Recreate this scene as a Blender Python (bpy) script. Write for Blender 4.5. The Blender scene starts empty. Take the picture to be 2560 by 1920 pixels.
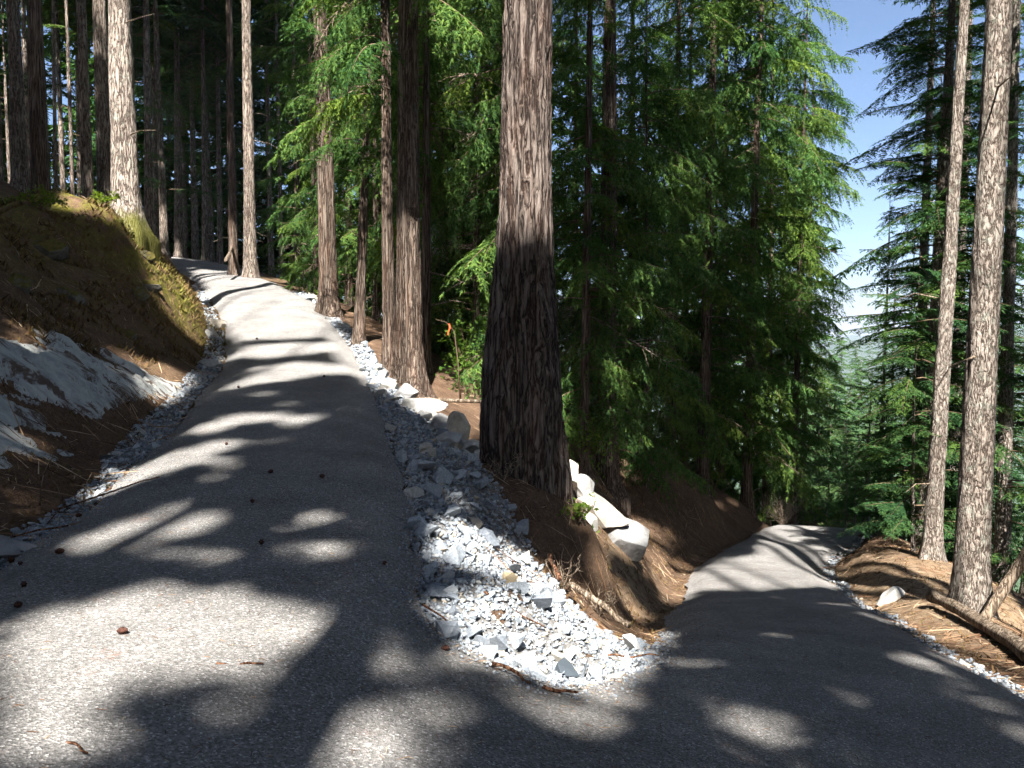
import bpy, bmesh, math, random
import numpy as np
from mathutils import Matrix, Vector, Euler

# ------------------------------------------------------------------ camera, sky, sun, exposure
scene = bpy.context.scene
R = math.radians
EYE = 1.6
FOC = 820.0 / 1024.0            # focal length in picture widths
PITCH = math.atan(49.0 / 820.0)
cam_d = bpy.data.cameras.new("camera")
cam_d.lens = 36.0 * FOC
cam_d.clip_start = 0.05
cam_d.clip_end = 12000
cam = bpy.data.objects.new("camera", cam_d)
scene.collection.objects.link(cam)
cam.location = (0, 0, EYE)
cam.rotation_euler = (math.pi / 2 - PITCH, 0, 0)
scene.camera = cam

SUN_EL = R(48.0)
SUN_AZ = R(182.0)               # clockwise from +Y: the sun stands behind the photographer
TO_SUN = Vector((math.sin(SUN_AZ) * math.cos(SUN_EL), math.cos(SUN_AZ) * math.cos(SUN_EL), math.sin(SUN_EL)))
world = bpy.data.worlds.new("World")
scene.world = world
world.use_nodes = True
wn = world.node_tree
wn.nodes.clear()
w_out = wn.nodes.new("ShaderNodeOutputWorld")
w_bg = wn.nodes.new("ShaderNodeBackground")
w_sky = wn.nodes.new("ShaderNodeTexSky")
w_sky.sky_type = 'NISHITA'
w_sky.sun_disc = False
w_sky.sun_elevation = SUN_EL
w_sky.sun_rotation = SUN_AZ
w_sky.air_density = 0.7
w_sky.dust_density = 1.6
w_sky.ozone_density = 2.0
w_bg.inputs[1].default_value = 0.05
wn.links.new(w_sky.outputs[0], w_bg.inputs[0])
wn.links.new(w_bg.outputs[0], w_out.inputs[0])

sun_d = bpy.data.lights.new("sun", 'SUN')
sun_d.energy = 5.0
sun_d.angle = R(0.7)
sun_d.color = (1.0, 0.955, 0.88)
sun = bpy.data.objects.new("sun", sun_d)
scene.collection.objects.link(sun)
sun.location = (0, -20, 40)
sun.rotation_euler = TO_SUN.to_track_quat('Z', 'Y').to_euler()

scene.view_settings.view_transform = 'Standard'
scene.view_settings.look = 'None'
scene.view_settings.exposure = 2.2
scene.view_settings.gamma = 1.0
scene.view_settings.use_curve_mapping = False
scene.render.engine = 'CYCLES'
scene.cycles.max_bounces = 3
scene.cycles.diffuse_bounces = 1
scene.cycles.glossy_bounces = 2
scene.cycles.transmission_bounces = 3
scene.cycles.transparent_max_bounces = 4
scene.cycles.volume_bounces = 0
scene.cycles.use_denoising = True
scene.cycles.use_adaptive_sampling = True
scene.cycles.adaptive_threshold = 0.07
scene.cycles.adaptive_min_samples = 24
scene.cycles.sample_clamp_indirect = 6.0

rng = np.random.default_rng(7)
random.seed(7)

# ------------------------------------------------------------------ helpers
def link(o, parent=None):
    scene.collection.objects.link(o)
    if parent is not None:
        o.parent = parent
    return o

def mesh_np(name, verts, faces, smooth=False):
    """verts (n,3) array, faces (m,3) or (m,4) array -> mesh"""
    verts = np.asarray(verts, dtype=np.float32)
    faces = np.asarray(faces, dtype=np.int32)
    k = faces.shape[1]
    me = bpy.data.meshes.new(name)
    me.vertices.add(len(verts))
    me.vertices.foreach_set("co", verts.ravel())
    me.loops.add(faces.size)
    me.loops.foreach_set("vertex_index", faces.ravel())
    me.polygons.add(len(faces))
    me.polygons.foreach_set("loop_start", np.arange(0, faces.size, k, dtype=np.int32))
    me.polygons.foreach_set("loop_total", np.full(len(faces), k, dtype=np.int32))
    if smooth:
        me.polygons.foreach_set("use_smooth", np.ones(len(faces), dtype=bool))
    me.update(calc_edges=True)
    me.validate()
    return me

def obj(name, me, mat=None, parent=None, loc=None):
    o = bpy.data.objects.new(name, me)
    if mat is not None:
        me.materials.clear()
        me.materials.append(mat)
    link(o, parent)
    if loc is not None:
        o.location = loc
    return o

def empty(name, loc):
    o = bpy.data.objects.new(name, None)
    o.empty_display_size = 0.3
    o.location = loc
    return link(o)

def tag(o, label=None, cat=None, group=None, kind=None):
    if label: o["label"] = label
    if cat: o["category"] = cat
    if group: o["group"] = group
    if kind: o["kind"] = kind
    return o

def grid_faces(nu, nv, wrap=False):
    """quads of a (nu rows) x (nv columns) vertex grid; wrap closes the columns"""
    i = np.arange(nu - 1)[:, None]
    jn = nv if wrap else nv - 1
    j = np.arange(jn)[None, :]
    a = i * nv + j
    b = i * nv + (j + 1) % nv
    c = (i + 1) * nv + (j + 1) % nv
    d = (i + 1) * nv + j
    return np.stack([a + 0 * b, b, c, d + 0 * b], -1).reshape(-1, 4)

def _hash(ix, iy, iz, seed):
    h = (ix.astype(np.int64) * 374761393 + iy.astype(np.int64) * 668265263 + iz.astype(np.int64) * 2147483647 + seed * 1274126177) & 0xFFFFFFFF
    h = ((h ^ (h >> 13)) * 1274126177) & 0xFFFFFFFF
    h = (h ^ (h >> 16)) & 0xFFFFFFFF
    return h / 4294967295.0

def noise3(x, y, z, seed=0):
    x, y, z = np.broadcast_arrays(np.asarray(x, float), np.asarray(y, float), np.asarray(z, float))
    ix, iy, iz = np.floor(x), np.floor(y), np.floor(z)
    fx, fy, fz = x - ix, y - iy, z - iz
    fx, fy, fz = [f * f * (3 - 2 * f) for f in (fx, fy, fz)]
    r = 0
    for dx in (0, 1):
        for dy in (0, 1):
            for dz in (0, 1):
                w = (fx if dx else 1 - fx) * (fy if dy else 1 - fy) * (fz if dz else 1 - fz)
                r = r + w * _hash(ix + dx, iy + dy, iz + dz, seed)
    return r * 2 - 1

def fbm(x, y, z=0.0, seed=0, oct=4, gain=0.5):
    r, a, f = 0, 1.0, 1.0
    for k in range(oct):
        r = r + a * noise3(np.asarray(x) * f, np.asarray(y) * f, np.asarray(z) * f, seed + k * 17)
        a *= gain
        f *= 2.03
    return r

def smooth01(t):
    t = np.clip(t, 0, 1)
    return t * t * (3 - 2 * t)

# ------------------------------------------------------------------ the lie of the land
# the path: pairs of edge points (inner edge of the bend, outer edge of the bend), upper leg first
PATH = [
    ((-24.0, 51.0, 6.6), (-26.0, 47.5, 6.6)),
    ((-15.5, 44.0, 5.45), (-18.5, 41.5, 5.5)),
    ((-11.2, 36.5, 4.25), (-14.3, 35.5, 4.3)),
    ((-6.3, 26.0, 2.70), (-9.5, 26.0, 2.78)),
    ((-3.84, 19.7, 1.30), (-6.85, 19.7, 1.38)),
    ((-2.45, 14.5, 0.62), (-5.45, 14.5, 0.68)),
    ((-1.29, 9.3, 0.15), (-4.29, 9.3, 0.20)),
    ((-0.75, 6.5, -0.08), (-3.75, 6.2, 0.02)),
    ((-0.56, 5.5, -0.22), (-3.3, 2.5, 0.05)),
    ((-0.12, 5.18, -0.40), (-2.3, -1.5, 0.10)),
    ((0.34, 5.28, -0.62), (0.8, -3.2, -0.10)),
    ((0.85, 6.0, -0.86), (3.6, -1.2, -0.60)),
    ((1.28, 7.0, -1.10), (4.3, 3.0, -1.05)),
    ((1.60, 8.6, -1.55), (4.45, 7.2, -1.47)),
    ((2.10, 11.0, -2.20), (5.15, 10.8, -2.20)),
    ((3.26, 15.2, -3.20), (6.36, 15.2, -3.25)),
    ((4.60, 20.0, -4.05), (7.70, 20.0, -4.10)),
    ((6.40, 23.5, -4.45), (9.40, 23.0, -4.45)),
    ((10.3, 31.0, -5.62), (13.2, 29.8, -5.60)),
    ((14.0, 37.0, -8.3), (17.0, 35.5, -8.3)),
    ((20.0, 46.0, -12.0), (23.0, 44.5, -12.0)),
]

def catmull(P, n):
    P = np.asarray(P, float)
    Q = np.vstack([2 * P[0] - P[1], P, 2 * P[-1] - P[-2]])
    out = []
    for i in range(len(P) - 1):
        p0, p1, p2, p3 = Q[i:i + 4]
        t = np.linspace(0, 1, n, endpoint=False)[:, None]
        out.append(0.5 * (2 * p1 + (p2 - p0) * t + (2 * p0 - 5 * p1 + 4 * p2 - p3) * t ** 2 + (3 * p1 - p0 - 3 * p2 + p3) * t ** 3))
    out.append(P[-1:])
    return np.vstack(out)

IN_E = catmull([p[0] for p in PATH], 24)
OUT_E = catmull([p[1] for p in PATH], 24)
NS = 33
S = np.linspace(0, 1, NS)
_crown = 0.05 * (1 - (2 * S - 1) ** 2) - 0.10 * smooth01((np.abs(2 * S - 1) - 0.72) / 0.28)
# ragged edges
def _rag(E, seed):
    n = len(E)
    d = np.gradient(E[:, :2], axis=0)
    d /= np.linalg.norm(d, axis=1)[:, None] + 1e-9
    nrm = np.stack([-d[:, 1], d[:, 0]], 1)
    k = fbm(E[:, 0] * 2.2, E[:, 1] * 2.2, seed * 3.1, seed, 3) * 0.07
    F = E.copy()
    F[:, :2] += nrm * k[:, None]
    return F
IN_R, OUT_R = _rag(IN_E, 3), _rag(OUT_E, 5)
ROAD = IN_R[:, None, :] * (1 - S)[None, :, None] + OUT_R[:, None, :] * S[None, :, None]
ROAD[:, :, 2] += _crown[None, :]
ROAD[:, :, 2] += 0.018 * fbm(ROAD[:, :, 0] * 0.7, ROAD[:, :, 1] * 0.7, 0, 11, 3)
# long swells: the graded surface was never quite flat
ROAD[:, :, 2] += 0.035 * np.sin(ROAD[:, :, 1] * 1.1 + 0.3 * ROAD[:, :, 0]) * smooth01((ROAD[:, :, 1] - 6) / 5)

CTRL = [
    # upper bank, left of the climbing leg: ditch, slab, mossy mound
    (-4.75, 9.4, 0.02), (-4.15, 6.2, -0.10), (-4.3, 4.0, 0.02), (-4.1, 2.0, 0.1), (-5.9, 14.5, 0.50), (-7.3, 19.7, 1.22), (-10.0, 26.0, 2.65),
    (-6.0, 14.9, 0.75), (-6.87, 11.0, 1.67), (-5.5, 8.6, 0.62), (-5.0, 6.5, 0.28), (-7.0, 14.0, 1.40), (-6.6, 12.6, 1.30), (-6.0, 10.3, 0.95),
    (-8.4, 13.5, 2.6), (-7.4, 12.0, 2.05), (-9.7, 15.5, 3.35), (-9.3, 18.5, 4.05), (-8.9, 20.3, 3.70), (-8.1, 19.6, 2.45), (-7.5, 18.6, 1.60),
    (-9.7, 22.5, 3.75), (-10.3, 24.2, 3.45), (-13.2, 31.0, 4.6), (-15.5, 35.5, 5.3), (-20.0, 41.0, 6.8), (-28.0, 47.0, 8.6),
    (-12.5, 19.0, 4.25), (-15.0, 25.0, 5.9), (-21.9, 35.0, 7.7), (-37.0, 60.0, 11.0), (-11.0, 12.0, 4.2), (-12.0, 6.0, 4.0), (-8.0, 4.0, 1.9), (-7.0, -2.0, 1.6),
    (-14.0, -6.0, 3.6), (-20.0, 12.0, 7.4), (-30.0, 20.0, 10.0),
    # between the legs
    (-2.6, 26.0, 1.1), (0.0, 26.0, -0.4), (4.0, 27.0, -2.1), (-7.5, 37.0, 2.7), (0.0, 38.0, -0.6), (8.5, 35.0, -5.6),
    (-2.3, 19.7, 0.55), (0.0, 19.0, -0.55), (1.6, 20.0, -1.2), (3.4, 20.0, -3.55), (2.9, 21.4, -2.8), (3.5, 23.0, -1.9), (4.9, 22.4, -4.05), (4.9, 24.0, -3.1), (5.3, 25.3, -2.4), (7.4, 27.0, -4.75), (7.1, 28.6, -3.7), (9.3, 31.0, -5.3), (3.5, 18.0, -3.45), (2.4, 17.0, -2.75), (1.75, 18.6, -1.95),
    (-1.2, 14.0, 0.1), (0.0, 14.0, -0.65), (1.3, 14.6, -1.35), (2.75, 15.2, -2.9), (1.75, 12.6, -2.15), (2.15, 12.9, -2.35), (2.45, 14.0, -2.65), (1.2, 11.0, -1.75), (0.95, 9.4, -1.45), (0.35, 8.0, -0.98),
    (-0.35, 9.6, -0.22), (0.3, 10.5, -0.42), (0.95, 10.3, -0.70), (0.55, 9.7, -0.62), (-0.15, 7.4, -0.55), (0.25, 6.2, -0.60), (-0.5, 11.6, -0.2), (0.55, 12.4, -0.9),
    # outside the lower leg: low berm, then away downhill
    (5.0, 7.0, -1.45), (5.6, 9.5, -1.95), (6.3, 11.5, -2.4), (7.1, 12.5, -2.58), (7.4, 15.2, -3.0), (9.0, 17.5, -3.25), (8.6, 20.0, -3.75), (10.6, 23.0, -4.1),
    (14.2, 30.0, -5.9), (9.5, 12.0, -4.2), (12.5, 17.5, -5.0), (13.5, 22.0, -6.0), (8.0, 8.0, -3.2), (7.0, 3.0, -2.6), (7.0, -3.0, -2.2), (13.0, 0.0, -5.5), (20.0, 20.0, -10.0),
    # behind the photographer
    (-4.5, -4.0, 0.7), (1.0, -6.0, 0.0), (5.0, -6.0, -1.4), (0.0, -16.0, 1.5), (14.0, -16.0, -3.5), (-16.0, -18.0, 5.0),
    # far
    (0, 60, -4.0), (23, 60, -17.0), (40, 60, -24), (40, 30, -19), (35, 0, -16), (-30, -40, 10), (30, -40, -8), (-70, 0, 20), (-70, 90, 16), (0, 110, -16), (60, 120, -45),
    (-40, 110, 4), (110, 60, -55), (110, -40, -45), (-140, 200, 10), (0, 260, -55), (160, 260, -95), (-200, -50, 40), (0, -200, 10), (200, -150, -70), (-200, -250, 40),
]
_k = slice(0, None, 12)
_pts = [np.asarray(CTRL, float)]
for s in (2, 16, 30):
    _pts.append(ROAD[::12, s, :])
_P = np.vstack(_pts)

def _phi(r2):
    return 0.5 * r2 * np.log(r2 + 1e-9)
_n = len(_P)
_A = np.zeros((_n + 3, _n + 3))
_A[:_n, :_n] = _phi(((_P[:, None, :2] - _P[None, :, :2]) ** 2).sum(-1)) + np.eye(_n) * 0.02
_A[:_n, _n:] = np.c_[np.ones(_n), _P[:, :2]]
_A[_n:, :_n] = _A[:_n, _n:].T
_W = np.linalg.solve(_A, np.r_[_P[:, 2], 0, 0, 0])

def base_h(x, y):
    x = np.asarray(x, float); y = np.asarray(y, float)
    sh = x.shape
    q = np.c_[x.ravel(), y.ravel()]
    out = np.empty(len(q))
    for i in range(0, len(q), 20000):
        c = q[i:i + 20000]
        d2 = ((c[:, None, :] - _P[None, :, :2]) ** 2).sum(-1)
        out[i:i + 20000] = _phi(d2) @ _W[:_n] + _W[_n] + c @ _W[_n + 1:]
    return out.reshape(sh)

GN, GC, GW, GY = 500, 4.0, math.asinh(3000 / 4.0), 9.0
_w = np.linspace(-GW, GW, GN)
GX = GC * np.sinh(_w)
_gx, _gy = np.meshgrid(GX, GX + GY)           # rows follow y
_rr = np.hypot(_gx, _gy - GY)
_cx = _gx * np.minimum(1, 260 / np.maximum(_rr, 1e-6)); _cy = (_gy - GY) * np.minimum(1, 260 / np.maximum(_rr, 1e-6)) + GY
GZ = base_h(_cx, _cy)
GZ = np.where(_rr > 260, np.maximum(GZ - 0.12 * (np.minimum(_rr, 900) - 260), -170), GZ)
# nearness to the path
_rs = ROAD.reshape(-1, 3)
from mathutils import kdtree
_kd = kdtree.KDTree(len(_rs))
for i, p in enumerate(_rs):
    _kd.insert((p[0], p[1], 0), i)
_kd.balance()
def road_near(x, y):
    co, i, d = _kd.find((x, y, 0))
    return d, _rs[i, 2]
GD = np.full(GZ.shape, 9.0)
_near = np.argwhere((_rr < 62) & (_gx > -32) & (_gx < 30) & (_gy > -6))
for r, c in _near:
    d, zr = road_near(_gx[r, c], _gy[r, c])
    GD[r, c] = d
    if d < 0.16:
        GZ[r, c] = zr - 0.06
    elif d < 0.9:
        t = float(smooth01((d - 0.16) / 0.74))
        GZ[r, c] = (zr - 0.06) * (1 - t) + GZ[r, c] * t
_off = smooth01((GD - 0.2) / 1.0)
_bump = 0.10 * fbm(_gx * 0.55, _gy * 0.55, 0, 21, 2) + 0.03 * fbm(_gx * 1.4, _gy * 1.4, 0, 31, 1)
_bump *= 1 + 4 * smooth01((_rr - 40) / 80)
_mound = np.exp(-(((_gx + 9.6) / 3.2) ** 2 + ((_gy - 17.5) / 6.0) ** 2)) * smooth01((GD - 0.5) / 1.2)
_bump = _bump + _mound * (0.30 * fbm(_gx * 1.0, _gy * 1.0, 0, 71, 4) + 0.26 * np.abs(fbm(_gx * 0.5 + _gy * 0.4, _gy * 0.5 + GZ * 0.8, 0, 77, 3)))
_bank = np.exp(-(((_gx - 3.2) / 2.6) ** 2 + ((_gy - 17.0) / 7.0) ** 2)) * smooth01((GD - 0.3) / 1.0)
_bump = _bump + _bank * 0.05 * fbm(_gx * 1.6, _gy * 1.6, 0, 81, 3)
GZ = GZ + _bump * _off

def hgt(x, y):
    """height of the ground at a point (or arrays of points)"""
    x = np.asarray(x, float); y = np.asarray(y, float)
    u = (np.arcsinh(x / GC) + GW) / (2 * GW) * (GN - 1)
    v = (np.arcsinh((y - GY) / GC) + GW) / (2 * GW) * (GN - 1)
    i = np.clip(np.floor(v).astype(int), 0, GN - 2); j = np.clip(np.floor(u).astype(int), 0, GN - 2)
    fy = np.clip((y - GY - GX[i]) / (GX[i + 1] - GX[i]), 0, 1); fx = np.clip((x - GX[j]) / (GX[j + 1] - GX[j]), 0, 1)
    return (GZ[i, j] * (1 - fx) * (1 - fy) + GZ[i, j + 1] * fx * (1 - fy) + GZ[i + 1, j] * (1 - fx) * fy + GZ[i + 1, j + 1] * fx * fy)

_cp, _sp = math.cos(PITCH), math.sin(PITCH)
def seen(p):
    """picture position (in 1024 x 768 units) and distance ahead of a point; used to spare detail outside the view"""
    x, y, z = p[0], p[1], p[2] - EYE
    dpt = y * _cp - z * _sp
    if dpt < 0.1:
        return (9999, 9999, dpt)
    return (512 + 820 * x / dpt, 384 - 820 * (y * _sp + z * _cp) / dpt, dpt)

# ------------------------------------------------------------------ materials
def new_mat(name, rough=0.9, spec=0.25):
    m = bpy.data.materials.new(name)
    m.use_nodes = True
    nt = m.node_tree
    b = nt.nodes["Principled BSDF"]
    b.inputs["Roughness"].default_value = rough
    b.inputs["Specular IOR Level"].default_value = spec
    return m, nt, b

def nd(nt, t, **kw):
    n = nt.nodes.new("ShaderNode" + t)
    for k, v in kw.items():
        if k in n.inputs:
            n.inputs[k].default_value = v
        else:
            setattr(n, k, v)
    return n

def coords(nt, scale=(1, 1, 1), kind="Object"):
    c = nd(nt, "TexCoord")
    mp = nd(nt, "Mapping")
    mp.inputs["Scale"].default_value = scale
    nt.links.new(c.outputs[kind], mp.inputs["Vector"])
    return mp.outputs[0]

def noise(nt, vec, scale, detail=4, rough=0.6, dist=0.0):
    n = nd(nt, "TexNoise", Scale=scale, Detail=detail, Roughness=rough, Distortion=dist)
    nt.links.new(vec, n.inputs["Vector"])
    return n.outputs["Fac"]

def ramp(nt, fac, stops, mode='LINEAR'):
    r = nd(nt, "ValToRGB")
    r.color_ramp.interpolation = mode
    el = r.color_ramp.elements
    while len(el) < len(stops):
        el.new(0.5)
    for e, (p, c) in zip(el, stops):
        e.position = p
        e.color = (c[0], c[1], c[2], 1) if isinstance(c, (tuple, list)) else (c, c, c, 1)
    nt.links.new(fac, r.inputs[0])
    return r.outputs[0]

def mix(nt, fac, a, b, mode='MIX'):
    m = nd(nt, "Mix", data_type='RGBA', blend_type=mode)
    for sock, v in ((m.inputs[0], fac), (m.inputs[6], a), (m.inputs[7], b)):
        if hasattr(v, "links"):
            nt.links.new(v, sock)
        else:
            sock.default_value = v if isinstance(v, (int, float)) else (v[0], v[1], v[2], 1)
    return m.outputs[2]

def math2(nt, op, a, b=None):
    m = nd(nt, "Math", operation=op)
    for i, v in enumerate((a, b)):
        if v is None: continue
        if hasattr(v, "links"): nt.links.new(v, m.inputs[i])
        else: m.inputs[i].default_value = v
    return m.outputs[0]

def bump(nt, b, height, strength, dist):
    n = nd(nt, "Bump", Strength=strength, Distance=dist)
    nt.links.new(height, n.inputs["Height"])
    nt.links.new(n.outputs[0], b.inputs["Normal"])

def attr(nt, name):
    a = nd(nt, "Attribute", attribute_name=name)
    return a.outputs["Fac"]

# forest floor: needle duff, bare earth, moss
m_ground, nt, b = new_mat("forest_floor", 0.95, 0.1)
v = coords(nt)
duff = ramp(nt, noise(nt, v, 3.5, 8, 0.72), [(0.28, (0.030, 0.018, 0.012)), (0.46, (0.090, 0.055, 0.036)), (0.60, (0.155, 0.100, 0.066)), (0.78, (0.27, 0.20, 0.14))])
needles = ramp(nt, noise(nt, coords(nt, (34, 30, 32)), 1.0, 6, 0.75, 1.2), [(0.42, (0.04, 0.024, 0.016)), (0.55, (0.13, 0.082, 0.054)), (0.70, (0.37, 0.275, 0.19))])
c1 = mix(nt, 0.5, duff, needles)
mossn = ramp(nt, noise(nt, v, 9.0, 6, 0.7), [(0.3, (0.045, 0.050, 0.010)), (0.55, (0.13, 0.125, 0.018)), (0.75, (0.25, 0.21, 0.035))])
mossf = math2(nt, 'MULTIPLY', attr(nt, "moss"), ramp(nt, noise(nt, v, 2.3, 6, 0.7), [(0.40, 0.0), (0.58, 1.0)]))
c2 = mix(nt, mossf, c1, mossn)
pale = mix(nt, math2(nt, 'MULTIPLY', attr(nt, "dry"), ramp(nt, noise(nt, v, 5.0, 6, 0.7), [(0.35, 0.0), (0.6, 1.0)])), c2, (0.36, 0.27, 0.175))
wooded = mix(nt, attr(nt, "wooded"), pale, ramp(nt, noise(nt, v, 0.25, 8, 0.8), [(0.3, (0.02, 0.04, 0.02)), (0.7, (0.07, 0.11, 0.05))]))
nt.links.new(wooded, b.inputs["Base Color"])
bump(nt, b, noise(nt, v, 38, 6, 0.75), 0.9, 0.03)

# the path: fine crushed rock bound hard, grey, speckled
m_path, nt, b = new_mat("bound_gravel", 0.9, 0.25)
v = coords(nt)
vor = nd(nt, "TexVoronoi", Scale=95.0)
nt.links.new(v, vor.inputs["Vector"])
sep = nd(nt, "SeparateColor")
nt.links.new(vor.outputs["Color"], sep.inputs[0])
grain = ramp(nt, sep.outputs[0], [(0.0, 0.10), (0.35, 0.165), (0.75, 0.225), (0.93, 0.30), (1.0, 0.48)])
fine = ramp(nt, noise(nt, v, 260, 3, 0.7), [(0.3, 0.72), (0.7, 1.18)])
g1 = mix(nt, 1.0, grain, fine, 'MULTIPLY')
patchy = ramp(nt, noise(nt, v, 1.1, 6, 0.65), [(0.3, 0.72), (0.7, 1.25)])
g2 = mix(nt, 1.0, g1, patchy, 'MULTIPLY')
g3 = mix(nt, 1.0, g2, (1.0, 0.965, 0.935), 'MULTIPLY')
rustf = math2(nt, 'MULTIPLY', ramp(nt, noise(nt, v, 2.1, 5, 0.7), [(0.60, 0.0), (0.74, 0.7)]), ramp(nt, noise(nt, v, 60, 4, 0.7), [(0.45, 0.0), (0.6, 1.0)]))
g4 = mix(nt, rustf, g3, (0.20, 0.085, 0.05))
nt.links.new(g4, b.inputs["Base Color"])
bump(nt, b, math2(nt, 'ADD', vor.outputs["Distance"], noise(nt, v, 30, 4, 0.7)), 0.55, 0.012)

def rock_mat(name, dark, mid, light, scale=6.0, use_attr=None, bumpd=0.03, tint=0.35):
    m, nt, b = new_mat(name, 0.85, 0.3)
    v = coords(nt)
    c = ramp(nt, noise(nt, v, scale, 8, 0.7), [(0.28, dark), (0.5, mid), (0.72, light)])
    if use_attr:
        f = attr(nt, use_attr)
    else:
        oi = nd(nt, "ObjectInfo")
        f = oi.outputs["Random"]
    tone = ramp(nt, f, [(0.0, (0.55, 0.57, 0.62)), (0.45, (0.95, 0.98, 1.02)), (0.8, (1.2, 1.2, 1.2)), (0.93, (1.25, 1.12, 0.95)), (1.0, (1.3, 1.0, 0.72))])
    c = mix(nt, 1.0, c, tone, 'MULTIPLY')
    nt.links.new(c, b.inputs["Base Color"])
    bump(nt, b, noise(nt, v, scale * 4, 6, 0.7), 0.6, bumpd)
    return m

m_stone = rock_mat("crushed_rock", (0.16, 0.18, 0.20), (0.29, 0.315, 0.34), (0.45, 0.47, 0.49), 14.0, None, 0.01)
m_gravel = rock_mat("fine_crushed_rock", (0.15, 0.17, 0.19), (0.27, 0.295, 0.32), (0.43, 0.45, 0.47), 22.0, "tone", 0.006)
m_bed = rock_mat("dusty_chippings", (0.075, 0.065, 0.055), (0.17, 0.158, 0.145), (0.27, 0.265, 0.26), 30.0, "tone", 0.008)
m_boulder = rock_mat("granite_boulder", (0.17, 0.155, 0.135), (0.37, 0.355, 0.33), (0.52, 0.51, 0.48), 4.0, None, 0.02)
m_slab, nt, b = new_mat("bare_bedrock", 0.85, 0.3)
v = coords(nt)
c = ramp(nt, noise(nt, coords(nt, (1.0, 2.6, 2.0)), 2.2, 9, 0.7), [(0.28, (0.17, 0.18, 0.18)), (0.48, (0.33, 0.345, 0.34)), (0.70, (0.47, 0.475, 0.45))])
streak = ramp(nt, noise(nt, coords(nt, (0.35, 1.3, 0.9)), 2.4, 8, 0.72, 0.5), [(0.51, 0.0), (0.57, 1.0)])
c = mix(nt, math2(nt, 'MULTIPLY', streak, 0.92), c, (0.075, 0.045, 0.03))
nt.links.new(c, b.inputs["Base Color"])
bump(nt, b, noise(nt, v, 16, 7, 0.75), 0.6, 0.03)

m_mossrock, nt, b = new_mat("mossy_rock", 0.95, 0.1)
v = coords(nt)
geo = nd(nt, "NewGeometry"); sxyz = nd(nt, "SeparateXYZ"); nt.links.new(geo.outputs["Normal"], sxyz.inputs[0])
rk = ramp(nt, noise(nt, v, 6, 7, 0.7), [(0.3, (0.06, 0.055, 0.05)), (0.7, (0.22, 0.21, 0.19))])
ms = ramp(nt, noise(nt, v, 14, 5, 0.7), [(0.3, (0.045, 0.04, 0.012)), (0.7, (0.14, 0.115, 0.03))])
nt.links.new(mix(nt, ramp(nt, math2(nt, 'ADD', math2(nt, 'MULTIPLY', sxyz.outputs[2], 0.5), noise(nt, v, 4, 5, 0.7)), [(0.55, 0.0), (0.75, 1.0)]), rk, ms), b.inputs["Base Color"])
bump(nt, b, noise(nt, v, 22, 6, 0.75), 0.9, 0.03)

def bark_mat(name, dark, mid, light, hs, vs, lichen=0.0, moss=0.0, red=0.0, bs=0.9):
    m, nt, b = new_mat(name, 0.95, 0.1)
    v = coords(nt, (hs, hs, vs))
    n1 = noise(nt, v, 1.0, 4, 0.6, 0.35)
    n2 = noise(nt, coords(nt, (hs * 2.6, hs * 2.6, vs * 3.0)), 1.0, 6, 0.7, 0.3)
    crack = ramp(nt, math2(nt, 'ABSOLUTE', math2(nt, 'SUBTRACT', n1, 0.5)), [(0.0, 0.0), (0.05, 0.55), (0.14, 1.0)])
    hgtv = math2(nt, 'MULTIPLY', crack, math2(nt, 'ADD', math2(nt, 'MULTIPLY', n2, 0.9), 0.25))
    c = ramp(nt, hgtv, [(0.12, dark), (0.50, mid), (0.92, light)])
    big = ramp(nt, noise(nt, coords(nt, (1.2, 1.2, 0.35)), 1.6, 5, 0.6), [(0.3, (0.75, 0.72, 0.70)), (0.7, (1.15, 1.15, 1.15))])
    c = mix(nt, 1.0, c, big, 'MULTIPLY')
    if lichen:
        lf = ramp(nt, noise(nt, coords(nt, (4, 4, 3)), 2.0, 6, 0.7), [(0.52, 0.0), (0.66, lichen)])
        c = mix(nt, lf, c, (0.34, 0.37, 0.31))
    if red:
        rf = ramp(nt, noise(nt, coords(nt, (5, 5, 0.6)), 1.4, 5, 0.6), [(0.45, 0.0), (0.7, red)])
        c = mix(nt, rf, c, (0.22, 0.085, 0.04))
    if moss:
        sx = nd(nt, "SeparateXYZ")
        tc = nd(nt, "TexCoord")
        nt.links.new(tc.outputs["Object"], sx.inputs[0])
        low = ramp(nt, math2(nt, 'ADD', math2(nt, 'MULTIPLY', sx.outputs[2], -0.55), noise(nt, coords(nt), 2.2, 5, 0.7)), [(0.25, 0.0), (0.50, moss)])
        c = mix(nt, low, c, (0.115, 0.115, 0.02))
    nt.links.new(c, b.inputs["Base Color"])
    bump(nt, b, hgtv, bs, 0.05)
    return m

m_fir = bark_mat("fir_bark", (0.06, 0.046, 0.038), (0.23, 0.185, 0.155), (0.38, 0.33, 0.29), 14, 2.0, lichen=0.35)
m_fir_moss = bark_mat("mossy_fir_bark", (0.09, 0.07, 0.06), (0.33, 0.28, 0.245), (0.50, 0.45, 0.40), 14, 2.4, lichen=0.5, moss=0.9)
m_oldfir = bark_mat("old_fir_bark", (0.024, 0.019, 0.017), (0.13, 0.105, 0.092), (0.29, 0.25, 0.225), 12, 1.1, red=0.12)
m_cedar = bark_mat("cedar_bark", (0.036, 0.027, 0.022), (0.150, 0.115, 0.092), (0.32, 0.275, 0.235), 20, 0.8, red=0.16)
m_hemlock = bark_mat("hemlock_bark", (0.07, 0.055, 0.045), (0.27, 0.23, 0.20), (0.42, 0.38, 0.34), 18, 5.0, lichen=0.4)
m_dead = bark_mat("weathered_wood", (0.10, 0.075, 0.055), (0.30, 0.235, 0.175), (0.46, 0.39, 0.31), 16, 1.2)
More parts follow.
